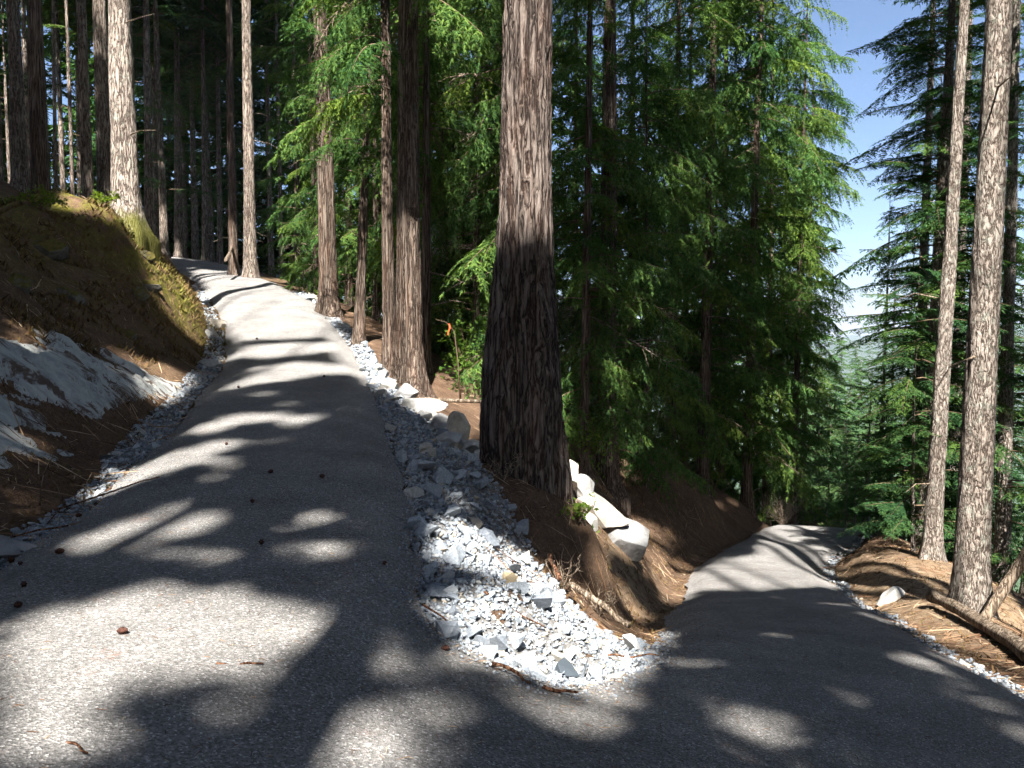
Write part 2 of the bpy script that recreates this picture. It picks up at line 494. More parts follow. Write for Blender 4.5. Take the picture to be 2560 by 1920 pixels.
m_reddead = bark_mat("red_brown_wood", (0.07, 0.035, 0.022), (0.25, 0.125, 0.075), (0.36, 0.22, 0.14), 18, 2.5)
m_twig, nt, b = new_mat("twig_bark", 0.9, 0.1)
b.inputs["Base Color"].default_value = (0.13, 0.09, 0.06, 1)
m_cone, nt, b = new_mat("pine_cone_scales", 0.85, 0.15)
nt.links.new(ramp(nt, noise(nt, coords(nt), 60, 4, 0.6), [(0.35, (0.03, 0.014, 0.011)), (0.65, (0.10, 0.045, 0.032))]), b.inputs["Base Color"])

def leaf_mat(name, base, tip, trans=0.35, gloss=0.35):
    m = bpy.data.materials.new(name)
    m.use_nodes = True
    nt = m.node_tree
    nt.nodes.clear()
    out = nd(nt, "OutputMaterial")
    oi = nd(nt, "ObjectInfo")
    geo = nd(nt, "NewGeometry")
    c0 = ramp(nt, geo.outputs["Random Per Island"], [(0.1, base), (0.9, tip)])
    var = ramp(nt, oi.outputs["Random"], [(0.0, (0.60, 0.72, 0.75)), (0.4, (0.95, 1.0, 1.0)), (0.85, (1.2, 1.1, 0.9)), (1.0, (1.5, 1.25, 0.8))])
    c = mix(nt, 1.0, c0, var, 'MULTIPLY')
    dif = nd(nt, "BsdfDiffuse")
    nt.links.new(c, dif.inputs[0])
    tr = nd(nt, "BsdfTranslucent")
    nt.links.new(mix(nt, 1.0, c, (1.25, 1.35, 0.55), 'MULTIPLY'), tr.inputs[0])
    ms = nd(nt, "MixShader")
    ms.inputs[0].default_value = trans
    nt.links.new(dif.outputs[0], ms.inputs[1])
    nt.links.new(tr.outputs[0], ms.inputs[2])
    nt.links.new(ms.outputs[0], out.inputs[0])
    return m

m_cedar_leaf = leaf_mat("cedar_foliage", (0.038, 0.085, 0.030), (0.110, 0.185, 0.048))
m_hem_leaf = leaf_mat("hemlock_foliage", (0.026, 0.066, 0.030), (0.060, 0.115, 0.038), 0.3)
m_far_leaf = leaf_mat("far_fir_foliage", (0.045, 0.100, 0.050), (0.085, 0.150, 0.065), 0.3)
m_shrub_leaf = leaf_mat("shrub_leaves", (0.075, 0.135, 0.025), (0.14, 0.20, 0.035), 0.45, 0.4)

# ------------------------------------------------------------------ ground
gv = np.stack([_gx.ravel(), _gy.ravel(), GZ.ravel()], 1)
# spare the quads that lie deep under the path
me = mesh_np("ground", gv, grid_faces(GN, GN), True)
moss = np.zeros(GN * GN, np.float32)
_x, _y = gv[:, 0], gv[:, 1]
moss += np.exp(-(((_x + 9.3) / 2.0) ** 2 + ((_y - 20.8) / 2.0) ** 2)) * 1.3
moss += np.exp(-(((_x + 10.0) / 3.0) ** 2 + ((_y - 16.0) / 3.2) ** 2)) * 0.22
moss += np.exp(-(((_x + 12.0) / 4.0) ** 2 + ((_y - 20.0) / 5.0) ** 2)) * 0.6
moss += np.exp(-(((_x + 4.6) / 0.5) ** 2 + ((_y - 6.4) / 0.5) ** 2)) * 0.7
moss += np.exp(-(((_x + 24.0) / 9.0) ** 2 + ((_y - 37.0) / 9.0) ** 2)) * 0.9
a = me.attributes.new("moss", 'FLOAT', 'POINT'); a.data.foreach_set("value", np.clip(moss, 0, 1).astype(np.float32))
dry = np.exp(-(((_x - 7.2) / 2.6) ** 2 + ((_y - 14.0) / 7.0) ** 2)) * 0.9 + np.exp(-(((_x - 2.0) / 1.0) ** 2 + ((_y - 13.0) / 3.0) ** 2)) * 0.6
dry += np.exp(-(((_x - 22) / 10.0) ** 2 + ((_y - 50.0) / 10.0) ** 2))
a = me.attributes.new("dry", 'FLOAT', 'POINT'); a.data.foreach_set("value", np.clip(dry, 0, 1).astype(np.float32))
a = me.attributes.new("wooded", 'FLOAT', 'POINT'); a.data.foreach_set("value", smooth01((_rr.ravel() - 55) / 25).astype(np.float32))
ground = tag(obj("ground", me, m_ground), kind="structure")

road = tag(obj("path", mesh_np("path", ROAD.reshape(-1, 3), grid_faces(len(ROAD), NS), True), m_path), kind="structure")

# ------------------------------------------------------------------ bare bedrock on the upper bank: the duff lies in its hollows
nu, nv = 150, 90
uu = np.linspace(0, 1, nu)[:, None]; vv = np.linspace(0, 1, nv)[None, :]
lo = np.array([[-4.2, 4.6], [-4.45, 7.6], [-4.75, 10.0], [-5.65, 14.0], [-6.1, 16.3]])
hi = np.array([[-6.4, 4.8], [-6.9, 8.2], [-7.3, 11.2], [-7.35, 13.6], [-6.8, 16.2]])
t = np.linspace(0, 1, 5)
lx = np.interp(uu, t, lo[:, 0]); ly = np.interp(uu, t, lo[:, 1]); hx = np.interp(uu, t, hi[:, 0]); hy = np.interp(uu, t, hi[:, 1])
sx_ = lx * (1 - vv) + hx * vv; sy_ = ly * (1 - vv) + hy * vv
edge = np.minimum(np.minimum(uu, 1 - uu) * 5, np.minimum(vv, 1 - vv) * 4)
st = sx_ * 0.55 + sy_ * 0.83; ac = sx_ * 0.83 - sy_ * 0.55
lift = 0.17 * fbm(st * 0.55, ac * 1.25, 0, 41, 5, 0.55) + 0.055
lift = lift + 0.11 * (np.floor(lift / 0.11) - lift / 0.11 + 0.5) * 0.75
lift = lift - 0.05 * np.exp(-(fbm(st * 0.8, ac * 1.7, 7, 53, 3) / 0.07) ** 2)
ledge = 0.05 * np.abs(fbm(st * 0.9, ac * 2.4, 3, 47, 3))
sz_ = hgt(sx_, sy_) + np.where(edge < 1, lift * edge - 0.10 * (1 - edge), lift) - ledge
slab = obj("bedrock_outcrop", mesh_np("bedrock_outcrop", np.stack([sx_, sy_, sz_], -1).reshape(-1, 3), grid_faces(nu, nv), True), m_slab)
tag(slab, kind="structure")

# ------------------------------------------------------------------ far hills beyond the valley
m_hill, nt, b = new_mat("wooded_hillside", 0.95, 0.1)
v = coords(nt)
nt.links.new(ramp(nt, noise(nt, v, 0.012, 8, 0.75), [(0.3, (0.022, 0.045, 0.030)), (0.7, (0.055, 0.085, 0.045))]), b.inputs["Base Color"])
bump(nt, b, noise(nt, v, 0.03, 6, 0.8), 1.0, 20)
for name, y0, top, sd in (("hill", 2300.0, -2.0, 3), ("hill", 3600.0, 30.0, 9)):
    nu, nv = 160, 24
    xx = np.linspace(-2600, 3600, nu)[:, None]; tt = np.linspace(-1, 1, nv)[None, :]
    crest = top + 34 * fbm(xx / 420.0, 0.0, 0, sd, 5)
    zz = -175 + (crest + 175) * np.cos(tt * math.pi / 2) ** 1.1 + 7 * fbm(xx / 50.0, tt * 9, 0, sd + 1, 3)
    yy = y0 + tt * 700 + 0 * xx
    tag(obj(name, mesh_np(name, np.stack([xx + 0 * tt, yy, zz], -1).reshape(-1, 3), grid_faces(nu, nv), True), m_hill), kind="structure")

# ------------------------------------------------------------------ crushed stone along the path
def hull_stone(seed, n=13, sq=(1, 1, 1)):
    r = np.random.default_rng(seed)
    bm = bmesh.new()
    p = r.normal(size=(n, 3))
    p /= np.linalg.norm(p, axis=1)[:, None]
    p *= (0.5 * r.uniform(0.82, 1.0, n))[:, None]
    p *= np.asarray(sq)
    for q in p:
        bm.verts.new(q)
    res = bmesh.ops.convex_hull(bm, input=bm.verts)
    bmesh.ops.delete(bm, geom=[g for g in res["geom_interior"] if isinstance(g, bmesh.types.BMVert)], context='VERTS')
    bm.verts.ensure_lookup_table()
    bmesh.ops.recalc_face_normals(bm, faces=bm.faces)
    me = bpy.data.meshes.new("stone")
    bm.to_mesh(me)
    bm.free()
    return me

STONES = [hull_stone(100 + i, 8 + i % 4, (1.0, 0.66 + 0.07 * (i % 5), 0.42 + 0.08 * (i % 4))) for i in range(14)]
STONE_NP = []
for s_ in STONES:
    s_.materials.append(m_stone)
    co = np.array([v_.co[:] for v_ in s_.vertices]); fa = np.array([[*p_.vertices] for p_ in s_.polygons])
    STONE_NP.append((co, fa))

def in_poly(px, py, poly):
    poly = np.asarray(poly, float)
    inside = np.zeros(np.shape(px), bool)
    j = len(poly) - 1
    for i in range(len(poly)):
        xi, yi = poly[i]; xj, yj = poly[j]
        c = ((yi > py) != (yj > py)) & (px < (xj - xi) * (py - yi) / (yj - yi + 1e-12) + xi)
        inside ^= c
        j = i
    return inside

def rot_np(r, n, flat=0.5):
    """random rotations, mostly lying flat"""
    out = np.empty((n, 3, 3))
    for i in range(n):
        e = Euler((r.normal() * flat, r.normal() * flat, r.uniform(0, 6.283))).to_matrix()
        out[i] = np.array(e)
    return out

def on_road(x, y, m=0.0):
    return in_poly(x, y, np.vstack([IN_R[::3, :2], OUT_R[::-3, :2]]))

def stones_joined(name, xs, ys, size, seed, parent):
    r = np.random.default_rng(seed)
    zs = hgt(xs, ys)
    rots = rot_np(r, len(xs))
    V, F, T, k = [], [], [], 0
    for i in range(len(xs)):
        co, fa = STONE_NP[r.integers(len(STONE_NP))]
        p = (co * size[i] * r.uniform(0.8, 1.25, 3)) @ rots[i].T + np.array([xs[i], ys[i], zs[i] + size[i] * r.uniform(0.15, 0.5)])
        V.append(p); F.append(fa + k); k += len(co)
        T.append(np.full(len(co), r.uniform()))
    me = mesh_np(name, np.vstack(V), np.vstack(F))
    a = me.attributes.new("tone", 'FLOAT', 'POINT'); a.data.foreach_set("value", np.concatenate(T).astype(np.float32))
    return tag(obj(name, me, m_gravel, parent), kind="stuff")

def bed(name, poly_pts, lift=0.010, step=0.12):
    """a thin sheet of fine chippings over the ground inside an outline"""
    P = np.asarray(poly_pts)
    x0, y0 = P.min(0); x1, y1 = P.max(0)
    gx_, gy_ = np.meshgrid(np.arange(x0 - step, x1 + 2 * step, step), np.arange(y0 - step, y1 + 2 * step, step))
    ins = in_poly(gx_, gy_, P)
    gz_ = hgt(gx_, gy_) + np.where(ins, lift + 0.005 * fbm(gx_ * 5, gy_ * 5, 0, 5, 3), -0.05)
    f = grid_faces(*gx_.shape)
    keep = ins.ravel()[f].any(1)
    f = f[keep]
    used, inv = np.unique(f, return_inverse=True)
    vv_ = np.stack([gx_.ravel(), gy_.ravel(), gz_.ravel()], 1)[used]
    me = mesh_np(name, vv_, inv.reshape(-1, 4), True)
    a = me.attributes.new("tone", 'FLOAT', 'POINT')
    a.data.foreach_set("value", np.clip(0.4 + 0.25 * fbm(vv_[:, 0] * 14, vv_[:, 1] * 14, 0, 3, 3), 0, 0.85).astype(np.float32))
    return tag(obj(name, me, m_bed), kind="structure")

iy = lambda E, lo_, hi_: [i for i in range(len(E)) if lo_ <= E[i, 1] <= hi_]
apex = int(np.argmin(IN_R[:, 1]))
up = [tuple(IN_R[i, :2]) for i in range(0, apex) if IN_R[i, 1] < 30][::4]
dn = [tuple(IN_R[i, :2]) for i in range(apex, len(IN_R)) if IN_R[i, 1] < 8.2][::4]
VERGE = up + dn + [(1.45, 8.25), (1.1, 8.0), (0.75, 8.15), (0.35, 8.9), (-0.1, 9.6), (-0.45, 10.5), (-0.95, 12.2), (-1.85, 15.2), (-2.75, 17.8), (-3.3, 19.7), (-5.7, 25.6), (-7.2, 29.5)]
oup = [i for i in range(len(OUT_R)) if 5.2 < OUT_R[i, 1] < 31 and OUT_R[i, 0] < -3]
DITCH = [tuple(OUT_R[i, :2] + np.array([-0.03, 0])) for i in oup[::4]] + [tuple(OUT_R[i, :2] + np.array([-0.5 if OUT_R[i, 1] > 9 else -0.34, 0.05])) for i in oup[::-4]]
odn = [i for i in range(len(OUT_R)) if 5.0 < OUT_R[i, 1] < 27 and OUT_R[i, 0] > 3]
KERB = [tuple(OUT_R[i, :2] + np.array([-0.04, 0])) for i in odn[::4]] + [tuple(OUT_R[i, :2] + np.array([0.24, -0.06])) for i in odn[::-4]]

def verge(name, poly, n_small, n_big, small, big, seed, grow, cond=None):
    r = np.random.default_rng(seed)
    base = bed("gravel_verge" , poly)
    P = np.asarray(poly); x0, y0 = P.min(0); x1, y1 = P.max(0)
    def sample(n):
        X, Y = [], []
        tot = 0
        while tot < n:
            px = r.uniform(x0, x1, 4000); py = y0 + (y1 - y0) * r.uniform(0, 1, 4000) ** 2.1
            k = in_poly(px, py, P)
            X.append(px[k]); Y.append(py[k]); tot += k.sum()
        return np.concatenate(X)[:n], np.concatenate(Y)[:n]
    xs, ys = sample(n_small)
    sz = r.uniform(*small, n_small) * (1 + grow * (ys - 5) / 10) * r.choice([0.8, 1, 1.35], n_small)
    stones_joined("gravel", xs, ys, sz, seed + 1, base)
    xs, ys = sample(n_big)
    for i in range(n_big):
        o = bpy.data.objects.new("stone", STONES[r.integers(len(STONES))])
        s = (big[0] + (big[1] - big[0]) * r.uniform() ** 2.2) * (1 + 0.5 * grow * (ys[i] - 5) / 10)
        o.location = (xs[i], ys[i], float(hgt(xs[i], ys[i])) + s * 0.24)
        o.rotation_euler = (r.normal() * 0.45, r.normal() * 0.45, r.uniform(0, 6.28))
        o.scale = (s * r.uniform(0.9, 1.2), s * r.uniform(0.85, 1.15), s * r.uniform(0.9, 1.5))
        link(o, base)
    return base

v_wedge = verge("verge", VERGE, 13000, 290, (0.032, 0.06), (0.10, 0.30), 61, 0.5)
v_ditch = verge("ditch", DITCH, 4200, 200, (0.03, 0.06), (0.08, 0.19), 67, 0.35)
v_kerb = verge("kerb", KERB, 2000, 120, (0.03, 0.06), (0.07, 0.15), 71, 0.35)

def spill(E, side, n, seed, ylo, yhi, xlo, xhi, parent):
    r = np.random.default_rng(seed)
    idx = [i for i in range(1, len(E) - 1) if ylo < E[i, 1] < yhi and xlo < E[i, 0] < xhi]
    k = r.choice(idx, n)
    d = E[k + 1, :2] - E[k - 1, :2]; d /= np.linalg.norm(d, axis=1)[:, None]
    nrm = np.stack([-d[:, 1], d[:, 0]], 1) * side
    off = r.exponential(0.10, n)
    xs = E[k, 0] + nrm[:, 0] * off + r.normal(size=n) * 0.04; ys = E[k, 1] + nrm[:, 1] * off + r.normal(size=n) * 0.04
    sz = r.uniform(0.012, 0.04, n)
    rots = rot_np(r, n); V, F, T, q = [], [], [], 0
    for i in range(n):
        co, fa = STONE_NP[r.integers(len(STONE_NP))]
        dd, zr = road_near(xs[i], ys[i])
        z = zr if dd < 0.1 else float(hgt(xs[i], ys[i]))
        V.append((co * sz[i]) @ rots[i].T + np.array([xs[i], ys[i], z + sz[i] * 0.2])); F.append(fa + q); q += len(co); T.append(np.full(len(co), r.uniform()))
    me = mesh_np("scattered_chips", np.vstack(V), np.vstack(F))
    a = me.attributes.new("tone", 'FLOAT', 'POINT'); a.data.foreach_set("value", np.concatenate(T).astype(np.float32))
    return tag(obj("scattered_chips", me, m_gravel, parent), kind="stuff")
spill(IN_R, -1, 1500, 5, 4.5, 16, -3.5, 1.8, v_wedge)
spill(OUT_R, 1, 500, 6, 5.0, 16, -6, -3, v_ditch)

def special(u_x, y, s, shape, label, rot, tone=None, mat=None, parent=None):
    me = hull_stone(shape, 12, (1.0, 0.75, 0.7))
    o = obj("stone", me, mat or m_stone, parent)
    o.location = (u_x, y, float(hgt(u_x, y)) + s * 0.28)
    o.scale = (s, s, s)
    o.rotation_euler = rot
    o["label"] = label
    return o
m_white, nt, b = new_mat("white_stone", 0.8, 0.3); b.inputs["Base Color"].default_value = (0.62, 0.62, 0.62, 1)
m_tan, nt, b = new_mat("tan_stone", 0.8, 0.3); b.inputs["Base Color"].default_value = (0.36, 0.29, 0.19, 1)
m_shadestone, nt, b = new_mat("shade_dark_stone", 0.7, 0.4); b.inputs["Base Color"].default_value = (0.06, 0.075, 0.09, 1)  # the stone's shade is put into its dark colour
special(1.10, 7.45, 0.26, 501, "upright pale pointed stone at the tip of the stone wedge", (0.4, 0.9, 0.6), mat=m_white, parent=v_wedge)
special(0.38, 5.85, 0.30, 502, "large dark shadowed stone at the foot of the stone wedge", (0.2, 0.5, 0.3), mat=m_shadestone, parent=v_wedge)
special(-0.02, 6.55, 0.20, 503, "flat yellowish stone in the middle of the wedge", (0.5, 0.3, 1.0), mat=m_tan, parent=v_wedge)
special(-0.52, 6.6, 0.10, 504, "rounded tan pebble at the path's edge", (0.1, 0.2, 0.3), mat=m_tan, parent=v_wedge)

# ------------------------------------------------------------------ boulders
def boulder(x, y, size, seed, label, rz=0.0, sink=0.3, group=None, tilt=(0, 0), rough=0.16, mat=None, dz=0):
    bm = bmesh.new()
    bmesh.ops.create_icosphere(bm, subdivisions=4, radius=0.5)
    co = np.array([v_.co[:] for v_ in bm.verts])
    r = np.random.default_rng(seed)
    for k in range(17):                                  # flat broken faces
        d = r.normal(size=3); d /= np.linalg.norm(d)
        h = r.uniform(0.24, 0.42)
        ex = np.maximum(co @ d - h, 0)
        co -= ex[:, None] * d[None, :] * 0.98
    co += co * (rough * 0.32 * fbm(co[:, 0] * 3 + seed, co[:, 1] * 3, co[:, 2] * 3, seed, 4))[:, None]
    co *= np.asarray(size)
    for v_, c_ in zip(bm.verts, co):
        v_.co = c_
    me = bpy.data.meshes.new("boulder")
    bm.to_mesh(me); bm.free()
    o = obj("boulder", me, mat or m_boulder)
    o.rotation_euler = (tilt[0], tilt[1], rz)
    o.location = (x, y, float(hgt(x, y)) + size[2] * (0.5 - sink) + dz)
    tag(o, label, "boulder", group)
    return o

g_up = "boulders on the upper leg's stone shoulder"
boulder(-1.55, 13.9, (0.95, 0.6, 0.42), 1, "long rounded white boulder, highest of those edging the upper path", 0.4, 0.25, g_up)
boulder(-1.12, 13.1, (0.6, 0.55, 0.45), 2, "white boulder with a dark notch, second down along the upper path", 0.9, 0.22, g_up)
boulder(-0.82, 12.5, (0.42, 0.5, 0.62), 3, "pointed upright white boulder among those edging the upper path", 0.2, 0.12, g_up, (0.1, 0.25))
boulder(-0.55, 12.1, (0.4, 0.4, 0.36), 4, "small squarish pale boulder beside the pointed one", 0.7, 0.2, g_up)
boulder(-0.33, 11.45, (0.72, 0.5, 0.36), 5, "flat pale boulder nearest the giant fir's left foot", 0.1, 0.25, g_up)
boulder(-0.9, 11.6, (0.55, 0.45, 0.38), 6, "half-shaded grey boulder below the row of white ones", 0.5, 0.3, g_up)
for k, (x_, y_, s_, lab) in enumerate([(-1.95, 14.9, 0.5, "white boulder above the long rounded one"), (-2.35, 15.9, 0.42, "small white boulder far up the stone shoulder"), (-1.32, 13.45, 0.34, "white rock between the long boulder and the notched one"), (-0.98, 12.75, 0.36, "white rock between the notched boulder and the pointed one"),
                                       (-0.62, 11.75, 0.42, "white rock above the flat boulder by the giant fir"), (-1.45, 13.2, 0.3, "white rock on the path side of the boulder row")]):
    boulder(x_, y_, (s_ * 1.25, s_, s_ * 0.8), 80 + k, lab, k * 1.1, 0.25, g_up)
g_lo = "boulder wall beside the lower path"
boulder(0.98, 14.1, (0.45, 0.5, 0.75), 11, "tall white block touching the giant fir's right side", 0.2, 0.1, g_lo, dz=0.05)
boulder(1.28, 14.3, (0.55, 0.5, 0.65), 12, "jagged white block second from the giant fir", 0.8, 0.1, g_lo)
boulder(1.52, 14.05, (1.15, 0.8, 0.72), 13, "big flat-topped white boulder in the middle of the boulder wall", -0.5, 0.2, g_lo, (0.0, 0.2))
boulder(2.0, 14.0, (1.0, 0.85, 0.95), 14, "rounded white boulder at the lower end of the boulder wall", -0.3, 0.25, g_lo, (0.0, 0.1))
boulder(1.2, 13.3, (0.6, 0.5, 0.45), 15, "low pale boulder wedged in front of the boulder wall", 0.3, 0.35, g_lo)
boulder(6.75, 14.2, (0.85, 0.7, 0.5), 21, "pale rounded boulder set in the bank right of the lower path", 0.4, 0.6)
boulder(-4.1, 6.35, (0.75, 0.5, 0.22), 22, "flat bluish slab of rock at the picture's left edge beside the path", 0.3, 0.3)
boulder(-6.5, 17.6, (0.75, 0.5, 0.35), 23, "low pale boulder at the foot of the mossy mound", 0.8, 0.35)
boulder(-8.0, 22.0, (0.9, 0.7, 0.6), 24, "mossy-topped pale boulder beside the bright bend of the upper path", 0.8, 0.4)
boulder(-7.55, 20.6, (0.45, 0.4, 0.32), 25, "small pale boulder below the mossy-topped one", 0.1, 0.35)
g_m = "mossy rocks half buried in the mound"
for k, (x_, y_, s_, lab) in enumerate([(-8.3, 15.4, 0.7, "mossy rock half buried midway up the mound"), (-7.5, 15.9, 0.55, "mossy rock half buried above the slab's right end"), (-8.9, 13.9, 0.8, "mossy rock half buried at the mound's left"), (-8.2, 18.6, 0.6, "mossy rock half buried on the mound's right flank"),
                                       (-9.4, 16.8, 0.9, "biggest mossy rock near the mound's top"), (-7.9, 17.3, 0.5, "small mossy rock low on the mound's right"), (-8.7, 19.6, 0.5, "mossy rock just below the mossy-footed fir"), (-7.9, 13.2, 0.6, "mossy rock at the slab's upper edge")]):
    boulder(x_, y_, (s_ * 1.2, s_, s_ * 0.7), 60 + k, lab, k * 1.3, 0.55, g_m, (0.2 * math.sin(k * 5), 0.2 * math.cos(k * 3)), 0.3, m_mossrock)

# ------------------------------------------------------------------ trees
# openings cut in the canopy to shape the sun patches, measured across the sun's direction (metres right, metres up)
_ra = math.sin(R(2.0)); _rc = math.cos(R(2.0))
def across(x, y, z):
    return _rc * x - _ra * y, math.sin(SUN_EL) * (_ra * x + _rc * y) + math.cos(SUN_EL) * z
SUN_GAPS = [
    [(-2.89, 3.09), (-2.75, 3.39), (-2.47, 3.71), (-2.06, 3.7), (-1.61, 3.54), (-1.42, 3.34), (-1.42, 3.06), (-1.5, 2.93), (-1.75, 2.87), (-1.93, 2.75), (-1.94, 2.59), (-1.86, 2.4), (-1.83, 2.25), (-2.12, 2.2)],  # bright foreground
    [(-3.59, 4.47), (-3.45, 5.08), (-3.26, 5.48), (-2.79, 5.13), (-2.67, 4.75), (-2.93, 4.46), (-3.13, 4.23)],  # left patch
    [(-2.19, 4.94), (-2.05, 5.4), (-1.71, 5.4), (-1.63, 5.13), (-1.9, 5.09), (-1.98, 4.78)],  # oval
    [(-1.97, 4.34), (-1.79, 4.66), (-1.48, 4.62), (-1.5, 4.44), (-1.77, 4.26)],  # oval
    [(-4.47, 5.75), (-4.56, 6.46), (-4.31, 7.16), (-4.01, 7.68), (-3.73, 7.34), (-3.73, 6.62), (-4.0, 6.2), (-4.25, 5.85)],  # left edge
    [(-4.73, 8.35), (-4.52, 9.02), (-3.88, 9.13), (-3.7, 8.68), (-4.24, 8.42), (-4.34, 7.76)],  # stripe
    [(-5.4, 10.59), (-5.78, 12.97), (-5.21, 13.51), (-4.02, 13.43), (-3.61, 12.63), (-4.32, 12.29), (-4.62, 11.45), (-5.09, 10.97)],  # stripe
    [(-7.05, 14.2), (-6.81, 14.97), (-5.26, 15.59), (-4.54, 14.99), (-5.48, 14.27), (-6.19, 13.94)],  # stripe
    [(-16.25, 30.94), (-14.5, 30.11), (-12.73, 30.22), (-8.41, 22.81), (-5.15, 16.76), (-6.02, 15.87), (-7.3, 15.62), (-8.34, 16.89), (-10.16, 20.79)],  # climbing leg
    [(-6.1, 17.97), (-4.71, 15.97), (-3.52, 14.18), (-2.89, 14.39), (-2.25, 14.28), (-1.11, 11.69), (-0.99, 10.38), (-1.46, 10.09), (-2.0, 9.91), (-2.73, 11.18), (-3.45, 12.31), (-4.21, 13.46)],  # stone shoulder
    [(-1.11, 5.47), (-0.93, 5.69), (-0.71, 5.66), (-0.43, 6.04), (-0.19, 6.03), (0.33, 6.05), (0.67, 6.04), (0.9, 5.94), (1.48, 6.38), (1.24, 5.06), (0.96, 4.47), (0.7, 4.43), (0.41, 4.51), (0.13, 4.49), (-0.14, 4.65), (-0.39, 4.49), (-0.7, 4.64), (-0.96, 4.96)],  # wedge
    [(-0.42, 3.63), (-0.17, 3.63), (-0.13, 3.52), (-0.32, 3.49)],  # wedge foot
    [(0.49, 10.44), (1.24, 11.18), (1.91, 11.05), (2.8, 11.97), (2.98, 11.31), (3.84, 12.24), (2.58, 9.54), (2.03, 9.23), (1.24, 8.51), (0.65, 6.89), (0.39, 7.09)],  # boulder wall
    [(0.63, 6.53), (1.16, 7.82), (1.58, 7.13), (1.22, 6.39), (0.68, 6.23)],  # bank
    [(3.65, 11.6), (4.65, 12.68), (6.73, 13.71), (6.68, 12.23), (5.8, 9.68), (3.91, 9.11), (2.86, 9.26), (2.03, 7.78), (2.3, 9.14)],  # lower leg
    [(2.28, 5.78), (2.73, 5.92), (2.59, 5.34), (2.1, 5.03)],  # fleck
    [(10.58, 16.49), (8.2, 11.58), (7.86, 9.68), (6.79, 7.81), (6.88, 6.91), (4.39, 4.4), (4.64, 5.13), (5.13, 6.19), (6.08, 7.94), (6.73, 9.65), (7.4, 11.44)],  # right bank
    [(3.22, 4.73), (3.61, 4.6), (3.8, 4.29), (3.78, 3.83), (3.55, 3.57), (3.3, 3.84), (3.11, 4.2)],  # stripe low right
    [(0.99, 3.25), (1.5, 3.45), (1.75, 3.17), (1.41, 2.84), (1.03, 2.84)],  # mottle
    [(-0.72, 2.76), (-0.64, 2.82), (-0.51, 2.44), (-0.63, 2.42)],  # mottle
    [(-0.97, 3.39), (-0.8, 3.4), (-0.73, 3.09), (-0.91, 3.15)],  # mottle
    [(-0.02, 3.23), (0.3, 3.58), (0.51, 3.41), (0.18, 3.11)],  # mottle
    [(-7.57, 11.38), (-7.16, 11.83), (-6.81, 12.21), (-6.43, 11.24), (-6.11, 9.92), (-6.16, 9.37), (-6.9, 11.21), (-7.22, 11.23)],  # slab
    [(-5.94, 6.88), (-5.81, 7.0), (-5.31, 6.3), (-5.52, 6.34)],  # slab
    [(-7.33, 9.27), (-7.38, 10.02), (-6.89, 8.94), (-7.01, 8.72)],  # slab
    [(-5.0, 5.57), (-4.86, 5.66), (-4.67, 5.25), (-4.77, 5.22)],  # slab
    [(-9.29, 16.65), (-9.9, 18.6), (-9.2, 18.0), (-8.6, 16.76), (-8.17, 15.34), (-8.18, 14.77), (-8.41, 14.84), (-8.74, 15.31), (-9.06, 15.87)],  # mound flank
    [(-9.84, 16.55), (-9.77, 17.2), (-9.63, 16.14)],  # mound top
    [(-0.75, 4.0), (-0.5, 3.5), (0.3, 3.4), (1.2, 4.5), (0.6, 4.6), (-0.2, 4.4)],
    [(5.6, 13.2), (8.3, 13.0), (11.8, 20.0), (8.8, 20.0)],                 # the crest of the lower leg
    [(4.2, 3.8), (7.7, 6.0), (9.4, 10.0), (11.3, 17.0), (9.0, 17.4), (6.7, 11.5), (5.5, 8.0), (4.3, 5.2)],
    [(-4.2, 15.4), (-2.1, 16.0), (-0.2, 12.6), (-0.4, 9.7), (-1.7, 9.9), (-2.9, 11.6)],
    [(-10.9, 16.5), (-9.0, 16.5), (-9.6, 23.5), (-11.6, 23.5)],            # on the pale mossy-footed fir
    [(-13.0, 19.5), (-12.0, 19.5), (-12.2, 22), (-13.2, 22)],
    [(-12.4, 26.0), (-10.0, 26.0), (-10.6, 36.0), (-13.0, 36.0)],          # on the pale fir by the path
    [(-6.6, 18.5), (-4.6, 18.5), (-4.9, 26.5), (-7.0, 26.5)],
    [(-4.8, 14.8), (-3.45, 14.8), (-3.45, 20.0), (-4.8, 22.0)],            # on the cedars beyond the stone shoulder
    [(-2.2, 15.0), (-0.9, 15.0), (-1.2, 27.0), (-4.4, 27.0), (-4.4, 23.0), (-2.4, 20.0)],
    [(-0.35, 9.6), (0.5, 9.6), (0.5, 15.0), (-0.3, 15.0)],                # high on the giant fir
    [(6.2, 7.0), (7.4, 7.0), (7.7, 13.2), (6.3, 13.2)],                    # on the right-hand firs
    [(8.1, 10.8), (9.0, 10.8), (9.1, 13.0), (8.1, 13.0)],
    [(8.3, 16.0), (9.3, 16.0), (9.5, 21.0), (8.5, 21.0)],
    [(8.0, 12.5), (12.0, 12.5), (12.0, 15.2), (8.0, 15.2)],
    [(12.0, 18), (30.0, 18), (34.0, 60), (14.0, 60)],                      # the open valley
]
GS = 0.06
_ga, _gb = np.meshgrid(np.arange(-20, 36, GS), np.arange(-4, 62, GS))
_GAP = np.zeros(_ga.shape, bool)
_wa = _ga + 0.06 * fbm(_ga * 2.2, _gb * 2.2, 0, 91, 2); _wb = _gb + 0.06 * fbm(_ga * 2.2, _gb * 2.2, 5, 92, 2)
